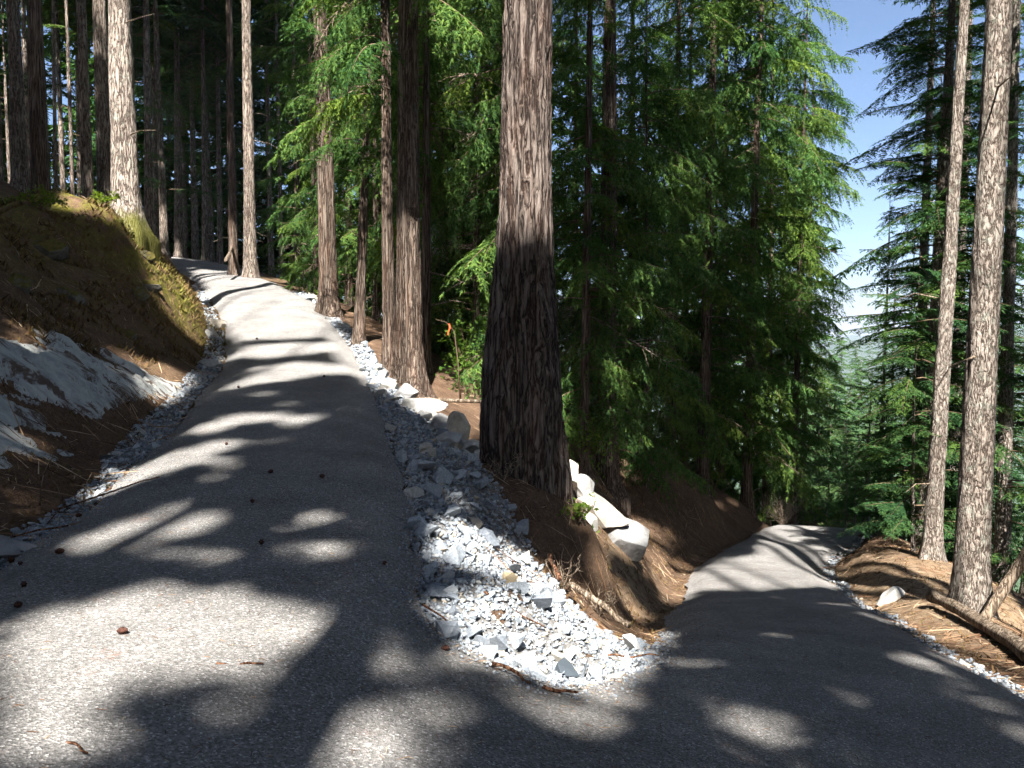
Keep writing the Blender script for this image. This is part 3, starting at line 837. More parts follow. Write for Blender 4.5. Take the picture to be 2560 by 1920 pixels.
for g in SUN_GAPS:
    g = np.asarray(g)
    m_ = g.mean(0)
    big_ = np.ptp(g[:, 0]) * np.ptp(g[:, 1]) > 1.2
    g = m_ + (g - m_) * (1 + (0.24 if big_ else 0.12) / np.maximum(np.ptp(g, axis=0), 0.35))[None, :]      # each opening widened a little to broaden its sun patch
    lo_ = g.min(0) - 0.3; hi_ = g.max(0) + 0.3
    i0, i1 = int((lo_[1] + 4) / GS), int((hi_[1] + 4) / GS) + 1; j0, j1 = int((lo_[0] + 20) / GS), int((hi_[0] + 20) / GS) + 1
    i0, j0 = max(i0, 0), max(j0, 0)
    area = 0.5 * abs(np.dot(g[:, 0], np.roll(g[:, 1], 1)) - np.dot(g[:, 1], np.roll(g[:, 0], 1)))
    hole = in_poly(_wa[i0:i1, j0:j1], _wb[i0:i1, j0:j1], g)
    if area < 0.75 and g[:, 0].mean() > -4.6:            # small openings sieved by noise, so their sun patches fall half-lit
        hole &= fbm(_ga[i0:i1, j0:j1] * 7, _gb[i0:i1, j0:j1] * 7, 0, 103, 2) > -0.12
    _GAP[i0:i1, j0:j1] |= hole
# foliage thinned by noise to break the shade into small flecks
_thin = (_ga > -1.3) & (_ga < 4.4) & (_gb > 1.8) & (_gb < 5.4)
_GAP |= _thin & (fbm(_ga * 2.4, _gb * 2.6, 0, 95, 2) > 0.52)
_thin = (_ga > -5.2) & (_ga < -1.2) & (_gb > 1.8) & ((_gb < 5.2) | ((_ga < -3) & (_gb < 10.5)))
_GAP |= _thin & (fbm(_ga * 1.5, _gb * 3.0, 3, 97, 2) > 0.72)
_thin = (_ga > 0.6) & (_ga < 9) & (_gb > 12.5) & (_gb < 26)
_GAP |= _thin & (fbm(_ga * 1.3, _gb * 1.5, 3, 101, 2) > 0.7)
_thin = (_ga > 1.8) & (_ga < 7.5) & (_gb > 5.4) & (_gb < 14)
_GAP |= _thin & (fbm(_ga * 1.1, _gb * 2.8, 3, 99, 2) > 0.42)
def sunlit(x, y, z):
    """does the sun's ray through this point pass one of the openings?"""
    a, b = across(np.asarray(x, float), np.asarray(y, float), np.asarray(z, float))
    i = ((b + 4) / GS).astype(int); j = ((a + 20) / GS).astype(int)
    ok = (i >= 0) & (j >= 0) & (i < _GAP.shape[0]) & (j < _GAP.shape[1])
    return ok & _GAP[np.clip(i, 0, _GAP.shape[0] - 1), np.clip(j, 0, _GAP.shape[1] - 1)]

def tube(path, radii, sides=7, twist=0.0):
    path = np.asarray(path, float); n = len(path)
    d = np.gradient(path, axis=0); d /= np.linalg.norm(d, axis=1)[:, None] + 1e-9
    ref = np.array([0.0, 0.0, 1.0]) if abs(d[:, 2]).mean() < 0.8 else np.array([1.0, 0, 0])
    s1 = np.cross(d, ref); s1 /= np.linalg.norm(s1, axis=1)[:, None] + 1e-9
    s2 = np.cross(d, s1)
    th = np.arange(sides) / sides * 2 * math.pi
    V = path[:, None, :] + np.asarray(radii)[:, None, None] * (np.cos(th)[None, :, None] * s1[:, None, :] + np.sin(th)[None, :, None] * s2[:, None, :])
    F = grid_faces(n, sides, True)
    V = np.vstack([V.reshape(-1, 3), path[:1], path[-1:]])
    return V, F, n * sides

def tube_mesh(name, path, radii, sides=7):
    V, F, k = tube(path, radii, sides)
    n = len(path)
    caps = [[(j + 1) % sides, j, k, k] for j in range(sides)] + [[(n - 1) * sides + j, (n - 1) * sides + (j + 1) % sides, k + 1, k + 1] for j in range(sides)]
    tris = np.array([c[:3] for c in caps])
    quads = F
    allf = np.vstack([quads[:, [0, 1, 2]], quads[:, [0, 2, 3]], tris])
    return mesh_np(name, V, allf, True)

class Leaves:
    def __init__(self): self.t = []; self.stem = []
    def leaf(self, p, d, w, L, W):
        a = p - w * (W * 0.5); b = p + w * (W * 0.5); c = p + d * L
        self.t.append((a, b, c))
    def mesh(self, name, leaf_m, twig_m=None):
        T = np.asarray(self.t).reshape(-1, 3); nf = len(self.t)
        F = np.arange(nf * 3).reshape(-1, 3); k = nf * 3
        V = [T]; FF = [F]; mi = [np.zeros(nf, int)]
        for path, rad in self.stem:
            v_, f_, _ = tube(path, rad, 3)
            tri = np.vstack([f_[:, [0, 1, 2]], f_[:, [0, 2, 3]]])
            V.append(v_); FF.append(tri + k); k += len(v_); mi.append(np.ones(len(tri), int))
        me = mesh_np(name, np.vstack(V), np.vstack(FF))
        me.materials.append(leaf_m); me.materials.append(twig_m or m_twig)
        me.polygons.foreach_set("material_index", np.concatenate(mi).astype(np.int32)[:len(me.polygons)])
        return me

def unit(v_): return v_ / (np.linalg.norm(v_) + 1e-9)
UP = np.array([0.0, 0, 1.0])

def cedar_bough(seed, fine=1.0, n=26, droop=0.5):
    """a drooping branch one unit long with hanging flat sprays"""
    r = np.random.default_rng(seed); L = Leaves()
    bend = r.uniform(-0.25, 0.25)
    stem = lambda s: np.array([s * 0.94, bend * s * s * 0.5, 0.10 * s - droop * s * s * 0.95 + 0.22 * droop * s ** 4])
    ts = np.linspace(0, 1, 9)
    L.stem.append((np.array([stem(t) for t in ts]), 0.012 * (1 - 0.8 * ts)))
    for i in range(n):
        s = 0.10 + 0.9 * (i + r.uniform()) / n
        base = stem(s); tan = unit(stem(min(1, s + 0.02)) - stem(s - 0.02))
        side = (1 if i % 2 else -1); lat = unit(np.cross(UP, tan)) * side
        ang = R(r.uniform(30, 72)); d0 = unit(tan * math.cos(ang) + lat * math.sin(ang) + UP * r.uniform(-0.55, 0.12))
        ln = (0.36 * (1 - 0.62 * s) + 0.10) * r.uniform(0.7, 1.25)
        hang = r.uniform(0.45, 1.0)
        step = 0.034 / fine; m = max(3, int(ln / step))
        pp = lambda t: base + d0 * ln * t - UP * ln * hang * t * t * 0.8
        for k in range(m):
            t = (k + r.uniform(0.2, 0.8)) / m
            p = pp(t); tg = unit(pp(t + 0.05) - pp(t - 0.05))
            sd = unit(np.cross(tg, UP) + r.normal(size=3) * 0.35)
            for sg in (-1, 1):
                dd = unit(tg * 0.75 + sd * sg * 0.62 + r.normal(size=3) * 0.16 - UP * 0.22)
                ww = unit(np.cross(dd, np.cross(tg, sd) + r.normal(size=3) * 0.45))
                L.leaf(p, dd, ww, (0.085 - 0.04 * t) * r.uniform(0.8, 1.3) / fine ** 0.35, 0.019 / fine ** 0.4)
            if k == m - 1:
                L.leaf(p, tg, sd, 0.08, 0.018)
    return L

def hemlock_bough(seed, fine=1.0, n=30, droop=0.22, fat=1.0):
    """a flat feathery branch one unit long"""
    r = np.random.default_rng(seed); L = Leaves()
    bend = r.uniform(-0.2, 0.2)
    stem = lambda s: np.array([s, bend * s * s * 0.5, 0.06 * s - droop * s * s])
    ts = np.linspace(0, 1, 9)
    L.stem.append((np.array([stem(t) for t in ts]), 0.010 * (1 - 0.85 * ts)))
    for i in range(n):
        s = 0.16 + 0.84 * (i + r.uniform()) / n
        base = stem(s); tan = unit(stem(min(1, s + 0.02)) - stem(s - 0.02))
        side = (1 if i % 2 else -1); lat = unit(np.cross(UP, tan)) * side
        ang = R(r.uniform(38, 65)); d0 = unit(tan * math.cos(ang) + lat * math.sin(ang) + UP * r.uniform(-0.18, 0.10))
        ln = (0.40 * (1 - 0.75 * abs(s - 0.3)) * (1.12 - s) + 0.06) * r.uniform(0.6, 1.2)
        step = 0.030 / fine; m = max(3, int(ln / step))
        pp = lambda t: base + d0 * ln * t - UP * ln * 0.28 * t * t
        for k in range(m):
            t = (k + r.uniform(0.2, 0.8)) / m
            p = pp(t); tg = unit(pp(t + 0.05) - pp(t - 0.05))
            sd = unit(np.cross(tg, UP) + r.normal(size=3) * 0.15)
            for sg in (-1, 1):
                dd = unit(tg * 0.62 + sd * sg * 0.75 + r.normal(size=3) * 0.14 - UP * 0.10)
                ww = unit(np.cross(dd, UP + r.normal(size=3) * 0.3))
                L.leaf(p, dd, ww, 0.058 * fat * r.uniform(0.7, 1.3) / fine ** 0.35, 0.019 * fat / fine ** 0.4)
    return L

def bare_bough(seed):
    """a dead branch one unit long, twigs only"""
    r = np.random.default_rng(seed); L = Leaves()
    stem = lambda s: np.array([s, 0.15 * math.sin(s * 3 + seed), 0.05 * s - 0.45 * s * s])
    ts = np.linspace(0, 1, 8)
    L.stem.append((np.array([stem(t) for t in ts]), 0.011 * (1 - 0.8 * ts)))
    for i in range(13):
        s = r.uniform(0.2, 1.0); d_ = unit(np.array([0.6, r.choice([-1, 1]) * r.uniform(0.4, 1.0), r.uniform(-0.9, 0.1)])) * r.uniform(0.12, 0.4)
        p = stem(s)
        L.stem.append((np.array([p, p + d_ * 0.5, p + d_ - UP * 0.05]), np.array([0.005, 0.0035, 0.0015])))
    L.t.append((np.zeros(3), np.array([0.01, 0, 0]), np.array([0, 0, 0.01])))
    return L
BOUGH = {
    "bare": [bare_bough(480 + i).mesh("dead_bough", m_cedar_leaf, m_dead) for i in range(4)],
    "cedar": [cedar_bough(200 + i, 1.25, 32, 0.40 + 0.16 * (i % 4)).mesh("bough", m_cedar_leaf) for i in range(7)],
    "hemlock": [hemlock_bough(300 + i, 1.3, 34, 0.12 + 0.10 * (i % 3)).mesh("bough", m_hem_leaf) for i in range(6)],
    "far": [hemlock_bough(400 + i, 0.8, 22, 0.2 + 0.1 * (i % 3)).mesh("bough", m_far_leaf) for i in range(5)],
    "roof": [hemlock_bough(450 + i, 0.5, 18, 0.15 + 0.12 * (i % 3), 2.1).mesh("bough", m_hem_leaf) for i in range(5)],
}

def trunk_mesh(name, H, r0, lean=(0, 0), sides=28, seed=0, flare=0.45, rough=0.02, bow=0.15, dense=0.22, lobes=5, top=0.12, burl=None, zfine=14.0, flen=None):
    r = np.random.default_rng(seed)
    zs = [-1.5]
    while zs[-1] < H:
        z = zs[-1]
        zs.append(z + (0.09 if z < 1.2 else dense if z < zfine else 0.9))
    z = np.array(zs)
    th = np.arange(sides) / sides * 2 * math.pi
    zz = np.clip(z / H, 0, 1)
    rad = r0 * (1 - (1 - top) * zz ** 0.9)
    fl = np.exp(-np.maximum(z, -0.3) / (flen or (0.9 * r0 + 0.18)))
    ph = r.uniform(0, 6.28)
    lobe = 1 + 0.35 * np.cos(lobes * th + ph) + 0.25 * np.cos((lobes - 2) * th + 1.7 * ph)
    RR = rad[:, None] + (r0 * flare * fl)[:, None] * lobe[None, :]
    ct, sn = np.cos(th)[None, :], np.sin(th)[None, :]
    k = 3.2 / max(r0, 0.08)
    nz = fbm(ct * RR * 14 + seed, sn * RR * 14, (z * 3.0)[:, None], seed, 3, 0.6)
    ridge = 1 - np.abs(nz)
    RR = RR + rough * (ridge - 0.75) * 1.6 + r0 * 0.07 * fbm(ct * 1.3 + seed, sn * 1.3, (z * 0.5)[:, None], seed + 5, 2)
    if burl is not None:
        for (bt, bz, bw, bh, ba) in burl:
            dt = np.abs((th - bt + math.pi) % (2 * math.pi) - math.pi)
            RR = RR + ba * np.exp(-((dt / bw) ** 2)[None, :] - (((z - bz) / bh) ** 2)[:, None])
    cx = lean[0] * z + bow * np.sin(zz * 3 + ph) * 0.5 - bow * 0.5 * math.sin(ph)
    cy = lean[1] * z + bow * np.cos(zz * 2.6 + ph) * 0.5 - bow * 0.5 * math.cos(ph)
    V = np.stack([cx[:, None] + RR * ct, cy[:, None] + RR * sn, z[:, None] + 0 * RR], -1)
    axis = lambda q: np.array([np.interp(q, z, cx), np.interp(q, z, cy), q])
    return mesh_np(name, V.reshape(-1, 3), grid_faces(len(z), sides, True), True), axis, (lambda q: float(np.interp(q, z, rad)))

def mesh_arrays(me):
    co = np.empty(len(me.vertices) * 3, np.float32); me.vertices.foreach_get("co", co)
    tri = np.empty(len(me.polygons) * 3, np.int32); me.polygons.foreach_get("vertices", tri)
    mi = np.empty(len(me.polygons), np.int32); me.polygons.foreach_get("material_index", mi)
    return co.reshape(-1, 3), tri.reshape(-1, 3), mi
ROOF_NP = [mesh_arrays(m_) for m_ in BOUGH["roof"]]
CROWN_CACHE = {}
N_BOUGH = [0]
def put_bough(kind, parent, base, p, az, size, pitch, r, force=False, acc=None):
    """one bough at local point p of a tree standing at base"""
    if acc is not None and kind == "roof":
        co, tri, mi = ROOF_NP[r.integers(len(ROOF_NP))]
        M = np.array(Euler((r.normal() * 0.12, pitch, az)).to_matrix())
        v_ = (co * size) @ M.T + p
        if not force:
            cen = v_[tri].mean(1) + base
            keep = ~(sunlit(cen[:, 0], cen[:, 1], cen[:, 2]))  # leaves cut away where they would cover a planned sun patch
            tri, mi = tri[keep], mi[keep]
        acc.append((v_, tri, mi))
        return None
    o = bpy.data.objects.new("bough", BOUGH[kind][r.integers(len(BOUGH[kind]))])
    o.location = p
    o.rotation_euler = (r.normal() * 0.12, pitch, az)
    o.scale = (size, size * r.uniform(0.85, 1.15), size * r.uniform(0.85, 1.1))
    parent.append(o)
    N_BOUGH[0] += 1
    return o

def tree(x, y, H, r0, label, name="fir_tree", bark=None, lean=(0, 0), seed=1, low=None, kind="hemlock", size=(1.2, 2.4), n_low=0, crown_from=None, n_up=0, up_kind="roof",
         up_size=(2.2, 3.6), sides=26, flare=0.45, rough=0.012, bow=0.15, group=None, dead=0, az_bias=None, lobes=5, dense=0.22, burl=None, top=0.12, low_shape=None, keep_lit=True, flen=None, crown_key=None, leaf_m=None):
    z0 = float(hgt(x, y))
    base = np.array([x, y, z0])
    e = tag(empty(name, (x, y, z0)), label, "tree", group)
    me, axis, rad = trunk_mesh("trunk", H, r0, lean, sides, seed, flare, rough, bow, dense, lobes, top, burl, flen=flen)
    obj("trunk", me, bark or m_fir, e)
    r = np.random.default_rng(seed + 999)
    crown = None
    def crown_obj():
        # the limbs that carry the boughs near the stem
        L = Leaves()
        zc0 = low[0] if low else (crown_from or H * 0.5)
        for k in range(14):
            q = zc0 + (H - zc0) * (k + r.uniform()) / 14
            a_ = r.uniform(0, 6.28); ln = r.uniform(0.4, 0.9) * (1.1 - q / H)
            p0 = axis(q); d_ = np.array([math.cos(a_), math.sin(a_), 0.15])
            L.stem.append((np.array([p0, p0 + d_ * ln * 0.5, p0 + d_ * ln - UP * 0.1]), np.array([0.03, 0.02, 0.008])))
            for j in range(10):
                dd = unit(d_ + r.normal(size=3) * 0.8)
                L.leaf(p0 + d_ * ln * r.uniform(0.3, 1.0), dd, unit(np.cross(dd, r.normal(size=3))), 0.16, 0.04)
        return L.mesh("crown", leaf_m or (m_cedar_leaf if kind == "cedar" else m_hem_leaf))
    acc, kids = [], []
    share = CROWN_CACHE.get(crown_key)
    if n_low and share is None:
        for k in range(n_low):
            q = low[0] + (low[1] - low[0]) * (k + r.uniform()) / n_low
            az = r.uniform(0, 2 * math.pi) if az_bias is None or r.uniform() < 0.3 else az_bias + r.normal() * 0.9
            s = r.uniform(*size)
            if low_shape: s *= low_shape(q)
            w = np.array([math.cos(az), math.sin(az), 0])
            if kind == "cedar" and k % 7 == 3:
                q2 = low[0] + (low[1] - low[0]) * r.uniform(0, 0.6)
                put_bough("bare", kids, base, axis(q2) + w * rad(q2) * 0.8, az + r.normal(), s * 0.9, r.uniform(-0.2, 0.4), r, True)
            put_bough(kind, kids, base, axis(q) + w * rad(q) * 0.8, az, s, r.uniform(-0.25, 0.25), r, keep_lit, acc)
    if n_up:
        c0 = crown_from
        for k in range(n_up):
            f = (k + r.uniform()) / n_up
            q = c0 + (H - c0) * f ** 0.9
            az = k * 2.399 + r.normal() * 0.3
            s = r.uniform(*up_size) * (1.10 - 0.6 * (q - c0) / (H - c0))
            w = np.array([math.cos(az), math.sin(az), 0])
            put_bough(up_kind, kids, base, axis(q) + w * rad(q) * 0.5, az, s, r.uniform(-0.15, 0.3), r, False, acc)
    if n_low or n_up:
        if share is None:
            share = crown_obj()
            if acc:
                parts_ = [mesh_arrays(share)] + acc
                mats_ = list(share.materials)
                off = np.cumsum([0] + [len(p_[0]) for p_ in parts_[:-1]])
                nm = mesh_np("crown", np.vstack([p_[0] for p_ in parts_]), np.vstack([p_[1] + o_ for p_, o_ in zip(parts_, off)]))
                for m_ in mats_: nm.materials.append(m_)
                nm.polygons.foreach_set("material_index", np.concatenate([p_[2] for p_ in parts_]).astype(np.int32)[:len(nm.polygons)])
                share = nm
            if crown_key is not None:
                CROWN_CACHE[crown_key] = share
        crown = obj("crown", share, None, e)
        if crown_key is not None:
            crown.rotation_euler = (0, 0, r.uniform(0, 6.28))
        for o in kids:
            link(o, crown)
    for k in range(dead):
        q = r.uniform(1.5, min(H * 0.5, 11)); az = r.uniform(0, 6.28); ln = r.uniform(0.4, 1.3)
        p0 = axis(q); d_ = np.array([math.cos(az), math.sin(az), r.uniform(-0.35, 0.3)])
        mid = p0 + d_ * (rad(q) + ln * 0.5) + r.normal(size=3) * 0.06
        pts = np.array([p0 + d_ * rad(q) * 0.7, mid, p0 + d_ * (rad(q) + ln) + np.array([0, 0, -0.12 * ln])])
        obj("dead_branch", tube_mesh("dead_branch", pts, [0.018, 0.011, 0.004], 5), m_dead, e)
    return e

VX = 1024.0 / 2212.0
def X(px, d):
    """metres right of the lens axis for a picture column (of 2212) at a distance ahead"""
    return (px * VX - 512) / 820.0 * d

# ---- the giant fir between the two legs of the path
gf_burl = [(-1.25, 2.35, 0.30, 0.22, 0.10), (-1.05, 2.0, 0.35, 0.25, 0.12), (-1.2, 1.55, 0.22, 0.22, -0.10), (-0.95, 1.35, 0.3, 0.3, 0.10), (-1.45, 2.05, 0.16, 0.12, -0.09),
           (-2.5, 0.8, 0.35, 0.9, 0.12), (-1.3, 0.6, 0.25, 0.5, -0.08), (3.3, 1.2, 0.5, 1.6, 0.16), (-1.9, 1.2, 0.12, 0.9, -0.06)]
giant = tree(0.20, 10.6, 40, 0.335, "giant dark fir trunk with a burled hollow foot in the centre of the picture", "giant_fir_tree", m_oldfir, (-0.004, 0.0), 11, crown_from=11.5, n_up=110,
             sides=84, flare=0.5, flen=1.9, rough=0.03, bow=0.05, lobes=6, dense=0.07, burl=gf_burl, up_size=(2.4, 4.0), top=0.2)
z_ = float(hgt(0.20, 10.6))
sp = obj("splinter", tube_mesh("splinter", [(0.10, -0.52, 2.28), (0.11, -0.56, 2.6), (0.13, -0.50, 2.95)], [0.004, 0.010, 0.003], 5), m_dead, giant)

# ---- left-hand firs on the mound
tree(X(14, 36), 36, 26, 0.14, "thin pale trunk at the picture's left edge", seed=21, crown_from=14, n_up=26, dead=2)
tree(X(58, 27), 27, 28, 0.24, "black shaded trunk second from the left edge", seed=22, crown_from=14, n_up=34, dead=2)
tree(X(100, 26), 26, 30, 0.27, "brown trunk lit near its top, third from the left edge", bark=m_cedar, seed=23, crown_from=14, n_up=36, dead=3, lean=(-0.004, 0))
tree(X(202, 24.5), 24.5, 28, 0.17, "slim pale trunk lit down its left side, left of the mossy-footed fir", seed=24, crown_from=14, n_up=30, dead=4)
tree(X(238, 26.5), 26.5, 30, 0.26, "dark trunk standing directly behind the slim pale one", seed=25, crown_from=14, n_up=36, dead=3)
fir_mossy = tree(X(281, 20.4), 20.4, 32, 0.315, "bright sunlit fir with a mossy foot on the mound", bark=m_fir_moss, seed=26, crown_from=13, n_up=44, sides=44, flare=0.5, rough=0.016, dense=0.12, dead=3, bow=0.06)
tree(X(508, 35.5), 35.5, 28, 0.20, "dim brown trunk close behind the pale fir by the path", seed=27, bark=m_cedar, crown_from=15, n_up=34, dead=2)
tree(X(545, 34), 34, 30, 0.27, "pale sunlit fir at the far bend of the upper path", seed=28, crown_from=16, n_up=40, sides=36, rough=0.014, dense=0.15, dead=4, lean=(0.0, 0.0), bow=0.05)
# ---- trunks in the gloom behind the mound
gl = "slender trunks in the dark wood behind the mound"
GLOOM = [(35, 46, 0.10, "thin stem in the blue gap between the left edge and the black trunk"), (75, 40, 0.15, "shaded stem between the black trunk and the brown trunk"), (132, 38, 0.10, "thin stem just right of the brown trunk"),
         (150, 44, 0.16, "dim trunk midway between the brown trunk and the slim pale one"), (168, 36, 0.09, "thinnest stem left of the slim pale trunk"), (182, 52, 0.14, "far stem touching the slim pale trunk's left side"),
         (262, 44, 0.2, "dark far trunk half hidden behind the mossy-footed fir"), (330, 36, 0.2, "dark trunk next right of the mossy-footed fir"), (345, 50, 0.2, "second dark trunk right of the mossy-footed fir"),
         (362, 42, 0.21, "third dark trunk right of the mossy-footed fir"), (392, 47, 0.25, "stout black trunk above the upper path's far bend"), (408, 58, 0.2, "far black stem behind the stout black trunk"),
         (428, 52, 0.24, "black trunk left of the lit slit of sky above the path"), (447, 44, 0.16, "slim black trunk right of the lit slit of sky"), (462, 55, 0.26, "stout black trunk midway to the dim brown one"),
         (480, 48, 0.18, "black trunk just left of the dim brown trunk"), (495, 62, 0.2, "farthest black stem behind the dim brown trunk"), (590, 48, 0.18, "dark stem just right of the pale fir at the far bend"),
         (612, 44, 0.14, "slim dark stem second right of the pale fir at the far bend"), (640, 52, 0.2, "dark stem midway between the pale fir and the reddish trunk"), (668, 46, 0.15, "dark stem close left of the reddish furrowed trunk")]
for i, (px, d, rr, lab) in enumerate(GLOOM):
    tree(X(px, d), d, 24 + (i * 7) % 6, rr, lab, seed=40 + i, crown_from=12, n_up=44, group=gl, sides=14, dead=2, dense=0.6, up_size=(2.4, 4.2),
         low=(3, 14), n_low=16 if px > 300 else 3, kind="far", size=(1.4, 2.8), keep_lit=True, lean=(((i * 37) % 11 - 5) * 0.003, 0))
# ---- the dark backdrop of the wood, farther back
gd = "dim conifers closing the view far back in the wood"
DIM = [(-190, 52, "beyond the left edge"), (-60, 60, "at the left edge"), (25, 72, "behind the thin pale left-edge trunk"), (118, 66, "behind the brown trunk"), (215, 70, "behind the slim pale trunk"), (300, 62, "behind the mossy-footed fir"),
       (335, 80, "far right of the mossy-footed fir"), (375, 66, "behind the third dark trunk"), (415, 76, "behind the stout black trunk"), (450, 68, "above the far bend of the path"), (490, 74, "behind the dim brown trunk"),
       (540, 60, "behind the pale fir at the far bend"), (585, 70, "right of the pale fir at the far bend"), (630, 62, "left of the reddish trunk"), (675, 72, "behind the reddish trunk"), (735, 60, "between the reddish trunk and the thin leaning cedar"),
       (800, 66, "behind the thin leaning cedar"), (870, 58, "behind the broad dark cedar"), (950, 62, "behind the sunlit thicket"), (1040, 56, "behind the thicket left of the giant fir"), (1140, 60, "behind the giant fir"), (1240, 52, "right of the giant fir"), (1340, 56, "behind the fluted cedar"), (1440, 50, "behind the young drooping cedar"), (1540, 54, "behind the straight brown cedar"), (1640, 50, "behind the leaning brown cedar")]
for i, (px, d, lab) in enumerate(DIM):
    tree(X(px, d), d, 25 + (i * 5) % 7, 0.2, "dim conifer far back in the wood, " + lab, seed=600 + i, sides=10, dense=1.0, low=(0.5, 26), n_low=84, kind="roof", size=(2.8, 5.2), group=gd, low_shape=lambda q: 1.15 - 0.02 * q, crown_key="dim%d" % (i % 4))

# ---- cedars and firs along the outer side of the upper path
tree(X(713, 24.3), 24.3, 30, 0.275, "reddish furrowed trunk by the path, left of the thin leaning cedar", bark=m_cedar, seed=71, crown_from=15, n_up=36, sides=44, flare=0.5, rough=0.022, dense=0.12, dead=3, lean=(-0.012, 0),
     low=(7, 12), n_low=10, kind="cedar", size=(1.2, 2.0))
tree(X(775, 20.8), 20.8, 17, 0.14, "thin leaning orange-brown cedar stem beside the path", "cedar_tree", m_cedar, (0.035, 0.01), 72, low=(4.5, 13), n_low=34, kind="cedar", size=(1.1, 2.2), sides=24, flare=0.6, rough=0.014, dense=0.14, az_bias=-2.2, dead=2)
tree(X(842, 18.6), 18.6, 20, 0.16, "stringy pale cedar stem fused to the broad dark cedar", "cedar_tree", m_cedar, (0.004, 0), 73, low=(6.0, 13), n_low=20, kind="cedar", size=(1.1, 2.2), sides=30, flare=0.7, rough=0.018, dense=0.12, az_bias=-2.6)
tree(X(884, 18.0), 18.0, 27, 0.30, "broad dark cedar trunk at the edge of the stone shoulder", "cedar_tree", m_cedar, (-0.004, 0), 74, low=(7.5, 13), n_low=14, kind="cedar", size=(1.2, 2.2), crown_from=14, n_up=30, sides=48, flare=0.55, rough=0.025, dense=0.1)
tree(X(920, 20.5), 20.5, 20, 0.13, "thin shaggy stem behind the broad dark cedar", "cedar_tree", m_cedar, (0.012, 0), 75, low=(4, 13), n_low=34, kind="cedar", size=(1.2, 2.3), sides=22, rough=0.014, dead=4)
gf = "leafy cedars filling the wood left of the giant fir"
THICKET = [(652, 41, 22, 0.16, 56, "leafy cedar between the pale fir and the reddish trunk"), (690, 38, 22, 0.18, 50, "leafy cedar directly behind the reddish trunk"), (755, 31, 20, 0.15, 60, "leafy cedar between the reddish trunk and the leaning cedar"),
           (815, 27, 19, 0.13, 70, "leafy cedar between the leaning cedar and the stringy stem"), (838, 36, 22, 0.18, 50, "farther leafy cedar behind the stringy pale stem"), (960, 25, 17, 0.12, 90, "sunlit leafy cedar nearest right of the broad dark cedar"),
           (990, 30, 20, 0.16, 76, "taller leafy cedar in the middle of the sunlit thicket"), (1030, 23.5, 16, 0.12, 90, "low leafy cedar in front of the sunlit thicket"), (1065, 28, 20, 0.16, 76, "leafy cedar at the giant fir's left edge"),
           (930, 34, 22, 0.18, 60, "far leafy cedar behind the thin shaggy stem"), (1120, 21, 18, 0.13, 60, "leafy cedar half hidden by the giant fir's left side"), (1090, 36, 22, 0.18, 56, "farthest leafy cedar behind the giant fir's left edge")]
for i, (px, d, H, rr, n, lab) in enumerate(THICKET):
    tree(X(px, d), d, H, rr, lab, "cedar_tree", m_cedar, (((i * 29) % 9 - 4) * 0.006, 0), 80 + i, low=(0.4, 13.5 if H > 15 else 12), n_low=n, kind="cedar", size=(1.2, 2.5), sides=14, dense=0.5, group=gf, dead=1)

# ---- cedars right of the giant fir
tree(X(1262, 19.5), 19.5, 22, 0.12, "thin dark stem just right of the giant fir", "cedar_tree", m_cedar, (0, 0), 101, low=(1.2, 13), n_low=50, kind="cedar", size=(1.1, 2.2), sides=18)
tree(X(1312, 21), 21, 28, 0.27, "grey fluted cedar trunk with a crooked limb, high between the boughs", "cedar_tree", m_cedar, (0, 0), 102, low=(0.8, 9.0), n_low=58, kind="cedar", size=(1.2, 2.4), crown_from=16, n_up=30, sides=36, rough=0.025, dense=0.15)
tree(X(1400, 22.5), 22.5, 15, 0.08, "young drooping cedar whose lowest sprays catch the sun beside the giant fir", "cedar_tree", m_cedar, (0, 0), 103, low=(0.5, 12.5), n_low=80, kind="cedar", size=(0.9, 2.0), sides=12)
tree(X(1521, 26), 26, 26, 0.20, "straight brown cedar stem at the crest of the cut bank", "cedar_tree", m_cedar, (0.004, 0), 104, low=(2.2, 13), n_low=76, kind="cedar", size=(1.1, 2.3), crown_from=19.5, n_up=24, sides=32, rough=0.02, dense=0.14)
tree(X(1618, 29.5), 29.5, 26, 0.20, "brown cedar stem leaning right behind the shrub on the bank", "cedar_tree", m_cedar, (0.012, 0), 105, low=(2.0, 22), n_low=120, kind="cedar", size=(1.3, 2.7), sides=28, rough=0.02, dense=0.16)
tree(X(1685, 35), 35, 20, 0.12, "thin stem at the right end of the cut bank", "cedar_tree", m_cedar, (0.0, 0), 106, low=(0.8, 19), n_low=100, kind="cedar", size=(1.2, 2.6), sides=16)
gr = "tall leafy cedars massed right of the giant fir"
MASS = [(1450, 26, 24, 0.16, 80, 2.4, "leafy cedar between the young drooping cedar and the straight brown stem"), (1560, 31, 24, 0.18, 86, 2.6, "leafy cedar between the straight brown stem and the leaning brown stem"), (1360, 29, 24, 0.18, 70, 2.4, "leafy cedar behind the fluted trunk's right side"),
        (1240, 33, 24, 0.18, 66, 2.4, "leafy cedar close behind the giant fir's right edge"), (1722, 33, 22, 0.16, 100, 2.3, "leafy cedar hanging over the right end of the cut bank"), (1480, 34, 24, 0.18, 66, 2.6, "farther leafy cedar left of the straight brown stem"),
        (1660, 33, 24, 0.18, 76, 2.6, "farther leafy cedar right of the leaning brown stem"), (1738, 38, 22, 0.16, 80, 2.2, "outermost leafy cedar bordering the gap of sky")]
